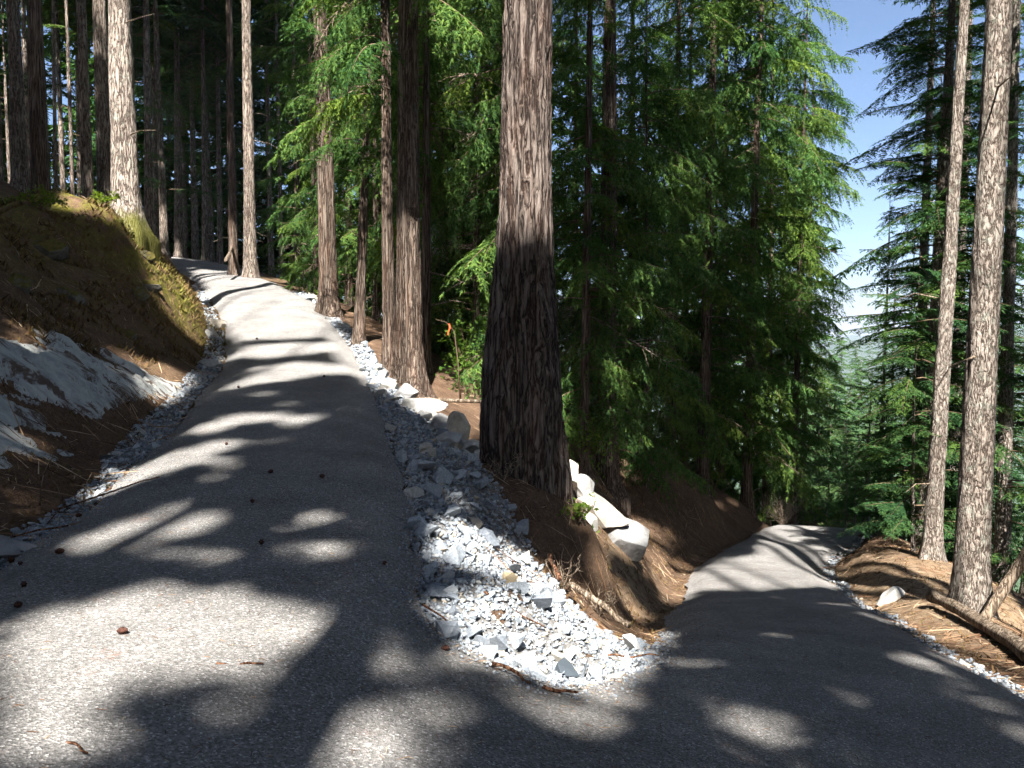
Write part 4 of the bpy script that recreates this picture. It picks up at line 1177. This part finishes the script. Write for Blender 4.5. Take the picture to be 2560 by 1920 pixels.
for i, (px, d, H, rr, n, sz, lab) in enumerate(MASS):
    tree(X(px, d), d, H, rr, lab, "cedar_tree", m_cedar, (0, 0), 110 + i, low=(0.3, H - 1.0), n_low=int(n * 1.25), kind="cedar", size=(1.3, sz), sides=14, dense=0.5, group=gr, low_shape=(lambda q, e_=(px > 1640): (0.42 + 0.58 * float(smooth01((q - 4) / 6))) if e_ else 1.0))

# ---- right-hand firs and hemlocks
tree(X(2113, 12.6), 12.6, 30, 0.255, "bright sunlit fir trunk nearest the right edge beside the fallen log", bark=m_hemlock, lean=(0.018, 0.004), seed=131, crown_from=12, n_up=40, sides=52, flare=0.42, rough=0.012, dense=0.1, bow=0.04, dead=2)
tree(X(2024, 17.6), 17.6, 22, 0.195, "sunlit fir trunk second from the right, leaning slightly right", bark=m_hemlock, lean=(0.028, 0.0), seed=132, crown_from=16, n_up=30, sides=44, flare=0.45, rough=0.014, dense=0.12, bow=0.06, dead=2, top=0.1)
tree(X(2008, 22.5), 22.5, 26, 0.22, "dark hemlock stem bearing wide flat boughs against the sky", "hemlock_tree", m_hemlock, (0.014, 0), 133, low=(1.5, 17), n_low=190, kind="hemlock", size=(1.4, 2.9), sides=26, dead=3, dense=0.2)
gh = "dark hemlocks beyond the right-hand firs"
HEM = [(1992, 26, 24, 150, 3.4, "dark hemlock bordering the gap of sky on its right"), (1985, 31, 17, 90, 2.6, "small dark hemlock low in the gap of sky"), (2065, 27, 24, 110, 3.4, "dark hemlock between the two sunlit right-hand firs"),
       (2180, 21, 24, 110, 3.2, "dark hemlock right of the brightest fir"), (2145, 31, 26, 110, 3.6, "dark hemlock behind the brightest fir"), (2015, 36, 22, 100, 3.6, "far hemlock behind the wide-boughed stem"), (2240, 27, 24, 100, 3.6, "dark hemlock cut by the right edge"),
       (2100, 40, 26, 100, 4.0, "far hemlock behind the two right-hand firs"), (2000, 42, 16, 80, 3.0, "far low hemlock beyond the thin bare stems"), (2030, 46, 22, 90, 3.8, "farthest hemlock left of the second fir")]
for i, (px, d, H, n, sz, lab) in enumerate(HEM):
    tree(X(px, d), d, H, 0.12 + 0.004 * H, lab, "hemlock_tree", m_hemlock, (0, 0), 140 + i, low=(0.8, H), n_low=n, kind="hemlock", size=(1.5, sz), sides=14, dense=0.5, group=gh,
         low_shape=(lambda q, H2=H, px=px: min(0.30 + 0.75 * (1 - q / H2), 0.86 if px < 2050 else 1.1)))
tree(X(1985, 19.2), 19.2, 7, 0.05, "young hemlock whose bright boughs stand out left of the second fir", "hemlock_tree", m_hemlock, (0, 0), 160, low=(0.6, 6.8), n_low=34, kind="hemlock", size=(1.0, 1.9), sides=10, az_bias=-2.5)
gs = "thin bare stems standing beyond the crest of the lower path"
STEMS = [(1792, 40, 0.07, "leftmost"), (1812, 44, 0.09, "second"), (1834, 38, 0.06, "third"), (1852, 42, 0.10, "fourth"), (1872, 36, 0.09, "fifth"), (1886, 33, 0.08, "sixth"), (1905, 30, 0.10, "seventh"), (1935, 34, 0.1, "eighth"), (1960, 29, 0.09, "rightmost")]
for i, (px, d, rr, w_) in enumerate(STEMS):
    tree(X(px, d), d, (11 + i % 4) if px > 1900 else 5.5 + i % 3, rr, w_ + " of the nine thin bare stems beyond the lower path's crest", seed=170 + i, bark=m_hemlock, sides=10, dense=0.6, dead=3, group=gs, low=(2.5, 11) if px > 1900 else (2, 5.5), n_low=10, kind="hemlock", size=(0.8, 1.6))
gv_ = "sunlit conifers in the valley seen through the gap"
for i, (px, d, top_z, n, lab) in enumerate([(1800, 52, -3.0, 60, "nearest low one"), (1835, 62, -1.5, 64, "middle one"), (1772, 48, 0.5, 60, "leftmost near one"), (1862, 74, -0.5, 64, "right middle one"), (1815, 82, 1.5, 64, "tall far one"), (1890, 60, -4.0, 60, "rightmost near one"), (1848, 100, 0.5, 64, "farthest one"), (1780, 95, 3.0, 64, "tallest far left one"), (1905, 90, 0.0, 60, "far right one"), (1825, 44, -6.5, 60, "small dark-footed one"), (1868, 50, -7.0, 60, "small right one"), (1790, 70, 0.0, 60, "second far left one"), (1880, 120, 1.0, 60, "right farthest one"), (1812, 130, 1.5, 60, "left farthest one"), (1850, 150, 0.5, 60, "most distant one")]):
    x_ = X(px, d); z_ = float(hgt(x_, d)); H = max(8.0, top_z - z_)
    tree(x_, d, H, 0.10, lab + " of the sunlit valley conifers seen through the gap", "fir_tree", m_hemlock, (0, 0), 190 + i, low=(H * 0.25, H), n_low=int(H * 6), kind="roof", leaf_m=m_far_leaf, size=(2.0, 3.6), sides=10, dense=0.8, group=gv_,
         low_shape=(lambda q, H=H: 0.30 + 0.9 * (1 - q / H)))

# ---- the wood behind the photographer: it throws the dappled shade on the path
gb = "tall conifers standing behind the viewpoint"
for i, (x_, y_, H, rr, c0, n) in enumerate([(-1.37, -5.5, 38, 0.29, 13, 120), (1.9, -6.5, 46, 0.27, 13, 170), (-5.6, -4.5, 36, 0.22, 7, 150), (6.8, -4.0, 40, 0.24, 7, 170), (-9.5, 1.0, 34, 0.24, 6, 150), (9.8, 2.5, 34, 0.24, 7, 130),
                                            (-12.5, 7.5, 32, 0.24, 6, 140), (-3.4, -10, 40, 0.25, 10, 150), (4.3, -11, 42, 0.25, 10, 150), (0.4, -15, 42, 0.26, 12, 140), (-8.5, -9, 38, 0.26, 8, 140), (9.5, -9, 40, 0.25, 10, 120), (-15, 14, 30, 0.24, 6, 120),
                                            (12.0, 9.0, 26, 0.22, 7, 90), (-13.0, -3.0, 34, 0.24, 8, 130), (-16.5, 19.5, 30, 0.24, 8, 120), (14.0, 4.0, 30, 0.24, 7, 100), (-19.0, 8.0, 30, 0.25, 8, 110), (-22.0, 26.0, 30, 0.25, 8, 110), (3.6, -4.6, 46, 0.2, 12, 170), (6.4, 2.0, 38, 0.22, 8, 170), (7.6, 5.4, 36, 0.22, 8, 170)]):
    tree(x_, y_, H, rr, "tall conifer standing behind the viewpoint, shading the path", seed=220 + i, crown_from=c0, n_up=int(n * 1.7), sides=16, dense=0.6, group=gb, up_size=(1.8, 3.0))
# ---- and the wood all round, out of the picture to both sides
gw = "conifers of the surrounding wood beside and behind the viewpoint"
for i, (x_, y_) in enumerate([(17, -3), (20, 5), (23, 12), (27, 18), (16, -12), (9, -33), (-7, -34), (-15, -13), (-20, -3), (-25, 3), (-28, 14), (-31, 26), (24, -8), (30, 6), (-1, -36), (17, -30), (-22, -14), (-16, -31), (33, 22), (-36, 20)]):
    tree(x_, y_, 30 + (i * 3) % 7, 0.26, "conifer of the surrounding wood, out of view beside the viewpoint", seed=700 + i, sides=10, dense=1.0, low=(3.0, 30), n_low=150, kind="roof", size=(2.6, 4.6), group=gw, low_shape=lambda q: 1.1 - 0.02 * q,
         crown_key="ring%d" % (i % 3))

# ------------------------------------------------------------------ logs, sticks, shrubs
def pole(name, p0, p1, r0, r1, mat, label, cat, n=14, sides=14, wob=0.03, seed=0, group=None):
    r = np.random.default_rng(seed)
    p0 = np.asarray(p0, float); p1 = np.asarray(p1, float)
    t = np.linspace(0, 1, n)[:, None]
    rel = (p1 - p0)[None, :] * t + np.stack([fbm(t[:, 0] * 2.3, seed, k, seed, 2) for k in range(3)], 1) * wob
    me = tube_mesh(name, rel, np.linspace(r0, r1, n) * (1 + 0.08 * r.normal(size=n)), sides)
    o = obj(name, me, mat, None, p0)
    return tag(o, label, cat, group)

pole("fallen_log", (6.4, 12.2, -2.36), (4.9, 6.6, -1.38), 0.085, 0.095, m_dead, "pale fallen log lying along the path beside the bright fir", "log", seed=3)
pole("leaning_pole", (6.85, 11.9, -2.8), (9.0, 11.7, 0.95), 0.085, 0.065, m_dead, "pale brown broken pole slanting out of the picture, its foot by the bright fir", "log", seed=5)
pole("fallen_log", (-1.95, 17.1, 0.25), (0.9, 14.6, 0.35), 0.05, 0.02, m_dead, "slim dead pole lying in the dark behind the white boulders", "log", seed=7)
pole("fallen_log", (0.62, 8.55, -1.05), (1.18, 8.0, -1.28), 0.035, 0.028, m_dead, "short brown log at the edge of the stone wedge", "log", seed=9, sides=9)
pole("fallen_log", (0.42, 9.0, -0.85), (0.52, 8.62, -1.02), 0.02, 0.024, m_reddead, "stubby forked stick standing at the wedge's upper edge", "log", seed=11, sides=8)
pole("fallen_log", (-10.9, 31.5, 4.4), (-12.6, 37.5, 5.9), 0.07, 0.05, m_dead, "thin pale log lying beyond the mound above the far bend", "log", seed=12, sides=8)

def stick(x0, y0, x1, y1, r_, label, seed, mat=None, lift=0.012):
    p0 = (x0, y0, surf(x0, y0) + lift); p1 = (x1, y1, surf(x1, y1) + lift)
    return pole("stick", p0, p1, r_, r_ * 0.6, mat or m_reddead, label, "stick", 7, 6, 0.02, seed, "sticks lying on the path and stones")
def surf(x, y):
    d, zr = road_near(x, y)
    h = float(hgt(x, y))
    return max(h, zr) if d < 0.12 else h
stick(-1.53, 4.10, -1.31, 4.16, 0.008, "short dark stick lying across the sunny foreground path", 1)
stick(-1.82, 3.26, -1.66, 3.16, 0.007, "dark twig near the picture's lower left corner", 2)
stick(-0.10, 5.02, 0.12, 5.0, 0.014, "red-brown stick at the lower edge of the stone wedge", 3, lift=0.03)
stick(0.2, 5.02, 0.42, 5.06, 0.013, "reddish stick at the very nose of the stone wedge", 4, lift=0.03)
stick(-4.3, 7.45, -3.55, 8.2, 0.010, "long curved twig where the path meets the left bank", 5)
stick(-4.25, 6.6, -3.7, 7.0, 0.010, "dark thin branch beside the left-edge rock", 6)
stick(-0.2, 5.9, 0.25, 6.25, 0.010, "brown stick slanting up the stone wedge", 7, lift=0.06)
stick(0.78, 6.6, 1.2, 6.55, 0.010, "brown stick at the right side of the stone wedge", 8, lift=0.06)
stick(-0.62, 5.55, -0.35, 5.35, 0.008, "thin stick at the left rim of the stone wedge", 9, lift=0.04)

# dry grass stalks by the left edge of the path
for k, (x_, y_, dx, dy, h_, lab) in enumerate([(-4.42, 7.6, 0.10, 0.0, 0.42, "bent dry stalk left of the path's stony edge"), (-4.30, 7.75, -0.08, 0.0, 0.26, "short straight dry stalk beside the bent one"), (-4.12, 7.8, 0.09, 0.0, 0.34, "dry stalk nearest the path's stony edge")]):
    z0 = float(hgt(x_, y_))
    o = obj("dry_stalk", tube_mesh("dry_stalk", [(0, 0, 0), (dx * 0.1, 0, h_ * 0.4), (dx * 0.45, 0, h_ * 0.75), (dx, dy, h_)], [0.006, 0.005, 0.004, 0.002], 5), m_dead, None, (x_, y_, z0))
    tag(o, lab, "stalk", "dry stalks by the left edge")

# fallen cones
def cone_mesh():
    nz, ns_ = 15, 12
    z = np.linspace(0, 1, nz); th = np.arange(ns_) / ns_ * 2 * math.pi
    prof = 0.021 * np.sin(np.clip(z * 0.93 + 0.07, 0, 1) * math.pi) ** 0.7 + 0.002
    V = []
    for i in range(nz):
        off = (i % 2) * math.pi / ns_ * 2
        rr = prof[i] * (1 + 0.28 * np.cos(th * ns_ / 2 + off) + (0.16 if i % 2 else -0.12))
        V.append(np.stack([rr * np.cos(th), rr * np.sin(th), np.full(ns_, (z[i] - 0.5) * 0.078)], 1))
    V = np.vstack(V)
    return mesh_np("pine_cone", V, grid_faces(nz, ns_, True), False)
CONE = cone_mesh(); CONE.materials.append(m_cone)
for k, (x_, y_, s, lab) in enumerate([(-3.48, 9.93, 1.1, "cone in the sun patch near the path's left edge"), (-2.49, 8.4, 1.2, "cone lying left of two in the middle of the path"), (-1.95, 8.35, 1.2, "cone in shade near the reddish needles mid-path"),
        (-2.37, 7.41, 1.0, "lone cone in the shaded middle of the path"), (-1.91, 6.17, 1.2, "dark cone below the two sunny ovals"), (-0.95, 6.02, 0.9, "cone in the broad trunk shadow near the stones"), (-3.26, 5.83, 1.3, "longish cone near the left-edge rock"),
        (-3.72, 6.0, 1.3, "red-brown cone at the picture's left edge"), (-3.05, 5.04, 1.1, "cone on the left side above the bright foreground"), (-2.85, 4.65, 1.1, "cone at the far left of the bright foreground"), (-2.11, 4.35, 1.15, "big dark cone in the bright foreground"),
        (-6.16, 19.83, 1.4, "tiny cone far up the bright climbing path"), (-4.66, 13.94, 1.4, "cone at the left edge of the far shaded stripes"), (-3.63, 15.81, 1.4, "cone on the right of the far sunny stripe"), (-3.9, 7.3, 1.1, "cone against the left stones"),
        (-0.42, 5.05, 1.1, "dark cone at the wedge's lower left rim"), (-3.5, 5.75, 1.0, "small cone beside the longish one")]):
    o = bpy.data.objects.new("pine_cone", CONE)
    link(o); o.location = (x_, y_, surf(x_, y_) + 0.017 * s)
    o.rotation_euler = (math.pi / 2 + 0.1 * math.sin(k * 3.0), 0.2 * math.cos(k), k * 2.4); o.scale = (s * 0.62,) * 3
    tag(o, "fallen " + lab, "pine cone", "fallen cones on the path")

# leafy shrubs
def shrub(x_, y_, H, W, n, seed, label, leaf=0.06, mat=None, name="shrub", stems=9, bare=False):
    r = np.random.default_rng(seed); L = Leaves()
    z0 = float(hgt(x_, y_))
    for s in range(stems):
        a_ = r.uniform(0, 6.28); tip = np.array([math.cos(a_) * W * r.uniform(0.2, 1), math.sin(a_) * W * r.uniform(0.2, 1), H * r.uniform(0.5, 1.0)])
        path = np.array([tip * np.array([t, t, t ** 0.8]) + r.normal(size=3) * 0.02 * t for t in np.linspace(0, 1, 6)])
        L.stem.append((path, np.linspace(0.010, 0.003, 6)))
        for t_ in range(3):
            q = path[r.integers(2, 6)]; d_ = unit(r.normal(size=3) + np.array([0, 0, 0.6])) * H * 0.28
            L.stem.append((np.array([q, q + d_ * 0.5 + r.normal(size=3) * 0.02, q + d_]), np.array([0.005, 0.004, 0.002])))
            for k in range(0 if bare else n // (stems * 3)):
                p = q + d_ * r.uniform(0.1, 1.1) + r.normal(size=3) * 0.06 * H
                dd = unit(r.normal(size=3) + np.array([0, 0, 0.2])); ww = unit(np.cross(dd, UP + r.normal(size=3) * 0.4))
                l = leaf * r.uniform(0.6, 1.3)
                L.t.append((p, p + dd * l * 0.5 - ww * l * 0.32, p + dd * l)); L.t.append((p, p + dd * l, p + dd * l * 0.5 + ww * l * 0.32))
    if bare:
        L.t.append((np.zeros(3), np.array([0.01, 0, 0.02]), np.array([0, 0.01, 0.02])))
    e = tag(empty(name, (x_, y_, z0)), label, "shrub")
    obj("foliage" if not bare else "branches", L.mesh(name, mat or m_shrub_leaf, m_dead if bare else m_twig), None, e)
    return e
shrub(5.5, 25.3, 1.5, 0.9, 700, 1, "bright leafy shrub on the crest of the cut bank by the brown cedar", 0.10)
shrub(7.1, 28.5, 1.0, 0.8, 400, 2, "smaller leafy shrub lower along the cut bank's crest", 0.09)
shrub(1.7, 19.2, 1.4, 0.7, 500, 3, "leafy shrub in the shade right of the giant fir's foot", 0.09)
shrub(-1.0, 20.5, 1.8, 1.0, 800, 4, "sunlit leafy bush deep between the broad dark cedar and the giant fir", 0.12)
shrub(-6.0, 26.0, 0.8, 0.7, 300, 5, "little green shrub at the path's edge left of the reddish trunk", 0.08)
shrub(0.98, 11.6, 0.5, 0.35, 260, 6, "small green cedar seedling at the foot of the giant fir by the boulders", 0.07, m_cedar_leaf)
shrub(0.82, 10.0, 0.32, 0.3, 200, 7, "low green tuft on the bank under the giant fir", 0.06)
shrub(-9.35, 18.9, 0.35, 0.7, 420, 8, "bright low leafy plants on the mound left of the mossy-footed fir", 0.07)
shrub(-9.9, 17.4, 0.35, 0.8, 420, 9, "low leafy plants on the mound below the brown trunk", 0.07)
shrub(-11.2, 19.5, 0.4, 0.9, 420, 10, "low leafy plants at the mound's left end", 0.08)
shrub(7.4, 8.6, 0.35, 0.4, 240, 11, "low green plants behind the fallen log at the right edge", 0.06)
for k, (px, d, H, lab) in enumerate([(1722, 32, 1.6, "brown leafless brush at the left of the lower path's crest"), (1752, 35, 1.9, "brown leafless brush second from the left beyond the crest"), (1786, 37, 2.0, "brown leafless brush in the middle beyond the crest"),
                                     (1820, 39, 1.8, "brown leafless brush right of the middle beyond the crest"), (1700, 29.0, 1.2, "brown leafless brush hanging on the end of the cut bank"), (1850, 41, 1.8, "brown leafless brush at the right beyond the crest")]):
    shrub(X(px, d), d, H, 1.0, 0, 30 + k, lab, bare=True, name="dry_brush", stems=34)
shrub(0.55, 8.75, 0.4, 0.4, 0, 50, "tangle of bare twigs between the stones and the bank", bare=True, name="dry_brush", stems=12)
shrub(1.0, 9.2, 0.45, 0.45, 0, 51, "reddish tangle of dead twigs on the bank above the wedge", bare=True, name="dry_brush", stems=14)
shrub(-0.1, 9.9, 0.35, 0.4, 0, 52, "dead twigs at the giant fir's left foot", bare=True, name="dry_brush", stems=12)

# orange flagging ribbon on a twig in the wood
m_tape, nt, b = new_mat("orange_tape", 0.5, 0.4); b.inputs["Base Color"].default_value = (0.75, 0.10, 0.03, 1)
px_, d_ = 970, 19.0
tz = EYE - (718 * VX - 335) / 820 * d_
tx = X(px_, d_)
tt = np.linspace(0, 1, 9)
V = []
for t in tt:
    V += [(-0.016 + 0.02 * math.sin(t * 5), 0.03 * math.sin(t * 3), -t * 0.26), (0.016 + 0.02 * math.sin(t * 5), 0.03 * math.cos(t * 4), -t * 0.26)]
tape = tag(empty("flagging_ribbon", (tx, d_, float(hgt(tx, d_)))), "strip of orange flagging ribbon hanging from a twig in the dark wood", "ribbon")
hz = tz + 0.2 - float(hgt(tx, d_))
obj("ribbon", mesh_np("ribbon", np.array(V) + np.array([0, -0.02, hz]), grid_faces(9, 2), True), m_tape, tape)
obj("twig", tube_mesh("twig", [(0.25, 0.1, -0.2), (0.2, 0.08, hz * 0.5), (0.12, 0.03, hz * 0.9), (-0.05, -0.02, hz + 0.03), (-0.3, -0.06, hz + 0.1)], [0.014, 0.012, 0.009, 0.006, 0.003], 5), m_twig, tape)

# ------------------------------------------------------------------ litter on the forest floor: needles, twigs, scraps of bark
m_litter, nt, b = new_mat("dry_litter", 0.9, 0.1)
nt.links.new(ramp(nt, attr(nt, "tone"), [(0.0, (0.05, 0.028, 0.018)), (0.4, (0.16, 0.085, 0.048)), (0.75, (0.33, 0.215, 0.13)), (1.0, (0.50, 0.40, 0.28))]), b.inputs["Base Color"])
r = np.random.default_rng(77)
def litter(n, x0, x1, y0, y1, lmin, lmax, w_):
    px = r.uniform(x0, x1, n); py = y0 + (y1 - y0) * r.uniform(0, 1, n) ** 1.3
    k = ~on_road(px, py)
    return px[k], py[k], r.uniform(lmin, lmax, k.sum()), np.full(k.sum(), w_)
parts = [litter(9000, -10.5, -3.9, 4.5, 26, 0.05, 0.16, 0.007), litter(9000, -0.3, 5.5, 7.2, 24, 0.05, 0.16, 0.007), litter(8000, 4.3, 11, 5.5, 25, 0.05, 0.18, 0.008),
         litter(700, -10.5, -3.9, 5, 26, 0.2, 0.7, 0.014), litter(700, -0.3, 5.5, 7.5, 24, 0.2, 0.6, 0.013), litter(600, 4.3, 11, 6, 25, 0.2, 0.8, 0.015), litter(500, -6, 1.5, 11, 26, 0.2, 0.8, 0.015)]
px, py, ln, wd = [np.concatenate([p[i] for p in parts]) for i in range(4)]
# needles drifted on to the path
ri = r.integers(0, len(ROAD), 9000); rs = np.where(r.uniform(0, 1, 9000) < 0.6, r.beta(0.5, 4, 9000), r.uniform(0, 1, 9000)); rs = np.where(r.uniform(0, 1, 9000) < 0.5, rs, 1 - rs)
qx = IN_R[ri, 0] * (1 - rs) + OUT_R[ri, 0] * rs; qy = IN_R[ri, 1] * (1 - rs) + OUT_R[ri, 1] * rs
kk = (qy > 1.5) & (qy < 24)
qx, qy = qx[kk], qy[kk]
n_g = len(px)
px = np.r_[px, qx]; py = np.r_[py, qy]; ln = np.r_[ln, r.uniform(0.02, 0.07, len(qx))]; wd = np.r_[wd, np.full(len(qx), 0.004)]
az = r.uniform(0, 6.28, len(px))
dx, dy = np.cos(az) * ln * 0.5, np.sin(az) * ln * 0.5
za, zb = hgt(px - dx, py - dy), hgt(px + dx, py + dy)
for i_ in range(n_g, len(px)):
    za[i_] = zb[i_] = surf(px[i_], py[i_])
lift = np.where(np.arange(len(px)) < n_g, r.uniform(0.004, 0.03, len(px)), 0.004)
A = np.stack([px - dx, py - dy, za + lift], 1); B = np.stack([px + dx, py + dy, zb + lift + r.uniform(-0.01, 0.05, len(px)) * (ln > 0.2)], 1)
nx = np.stack([-np.sin(az) * wd, np.cos(az) * wd, np.zeros(len(px))], 1) * 0.5
V = np.stack([A - nx, A + nx, B + nx * 0.5, B - nx * 0.5, (A + B) / 2 + np.array([0, 0, 1]) * (wd * 0.7)[:, None]], 1).reshape(-1, 3)
k0 = np.arange(len(px))[:, None] * 5
F = np.vstack([k0 + np.array([[0, 1, 4]]), k0 + np.array([[1, 2, 4]]), k0 + np.array([[2, 3, 4]]), k0 + np.array([[3, 0, 4]])])
me = mesh_np("needle_litter", V, F)
a = me.attributes.new("tone", 'FLOAT', 'POINT'); a.data.foreach_set("value", np.repeat(r.uniform(0, 1, len(px)) ** 1.3, 5).astype(np.float32))
tag(obj("needle_litter", me, m_litter), "dry needles, twigs and bark scraps strewn over the banks", "litter", kind="stuff")

# moss, grass and seedling tufts that roughen the mound and the banks
r = np.random.default_rng(81)
m_tuft, nt, b = new_mat("moss_tufts", 0.95, 0.05)
nt.links.new(ramp(nt, attr(nt, "tone"), [(0.0, (0.055, 0.032, 0.018)), (0.45, (0.15, 0.095, 0.045)), (0.7, (0.11, 0.105, 0.025)), (1.0, (0.20, 0.20, 0.05))]), b.inputs["Base Color"])
def tufts(n, x0, x1, y0, y1, h0, h1):
    px = r.uniform(x0, x1, n); py = r.uniform(y0, y1, n)
    k = (~on_road(px, py)) & (fbm(px * 1.4, py * 1.4, 0, 83, 3) > -0.25)
    return px[k], py[k], r.uniform(h0, h1, k.sum())
tp = [tufts(26000, -12.5, -6.6, 11.5, 24.5, 0.03, 0.13), tufts(5000, -7, -4.2, 5, 14, 0.02, 0.07), tufts(9000, 0.2, 5.2, 8, 24, 0.02, 0.08), tufts(7000, 4.8, 10.5, 6.5, 24, 0.02, 0.07)]
px, py, hh = [np.concatenate([q[i] for q in tp]) for i in range(3)]
pz = hgt(px, py)
az = r.uniform(0, 6.28, len(px)); w_ = hh * r.uniform(0.12, 0.35, len(px))
P0 = np.stack([px - np.cos(az) * w_, py - np.sin(az) * w_, pz - 0.005], 1); P1 = np.stack([px + np.cos(az) * w_, py + np.sin(az) * w_, pz - 0.005], 1)
P2 = np.stack([px + r.normal(size=len(px)) * hh * 0.7, py + r.normal(size=len(px)) * hh * 0.7, pz + hh], 1)
me = mesh_np("moss_tufts", np.stack([P0, P1, P2], 1).reshape(-1, 3), np.arange(len(px) * 3).reshape(-1, 3))
mossy = np.clip(np.exp(-(((px + 9.3) / 2.2) ** 2 + ((py - 20.5) / 2.4) ** 2)) + 0.25 * fbm(px * 0.8, py * 0.8, 0, 85, 3) - 0.05, 0, 1) * (px < -6)
tn = np.clip(r.uniform(0, 0.6, len(px)) * (1 - mossy) + mossy * r.uniform(0.6, 1.0, len(px)), 0, 1)
a = me.attributes.new("tone", 'FLOAT', 'POINT'); a.data.foreach_set("value", np.repeat(tn, 3).astype(np.float32))
tag(obj("moss_tufts", me, m_tuft), "short moss, dead grass and seedlings covering the banks", "ground cover", kind="stuff")
# roots of the mossy-footed fir running down the mound
fx, fy = X(281, 20.4), 20.4
for k, (dx, dy, lab) in enumerate([(1.1, -0.9, "root running toward the path"), (0.5, -1.5, "root running down the mound's face"), (-0.6, -1.2, "root on the mound's left side")]):
    pts = [(fx + dx * t + 0.08 * math.sin(t * 7 + k), fy + dy * t, float(hgt(fx + dx * t, fy + dy * t)) + 0.05 - 0.06 * t) for t in np.linspace(0.15, 1, 9)]
    o = obj("root", tube_mesh("root", np.array(pts) - np.array([fx, fy, float(hgt(fx, fy))]), np.linspace(0.09, 0.025, 9), 8), m_fir_moss, fir_mossy)

# ------------------------------------------------------------------ air: far things fade to blue
hz_me = bpy.data.meshes.new("haze")
bmz = bmesh.new()
bmesh.ops.create_cube(bmz, size=1.0)
bmz.to_mesh(hz_me); bmz.free()
haze = bpy.data.objects.new("haze", hz_me)
link(haze)
haze.scale = (9600, 9000, 290)
haze.location = (0, 1200, -60)
m_haze = bpy.data.materials.new("haze")
m_haze.use_nodes = True
nt = m_haze.node_tree; nt.nodes.clear()
o_ = nd(nt, "OutputMaterial"); pv = nd(nt, "VolumePrincipled")
pv.inputs["Color"].default_value = (0.72, 0.84, 1.0, 1)
pv.inputs["Density"].default_value = 0.00013
pv.inputs["Anisotropy"].default_value = 0.0
nt.links.new(pv.outputs[0], o_.inputs["Volume"])
hz_me.materials.append(m_haze)
tag(haze, kind="stuff")
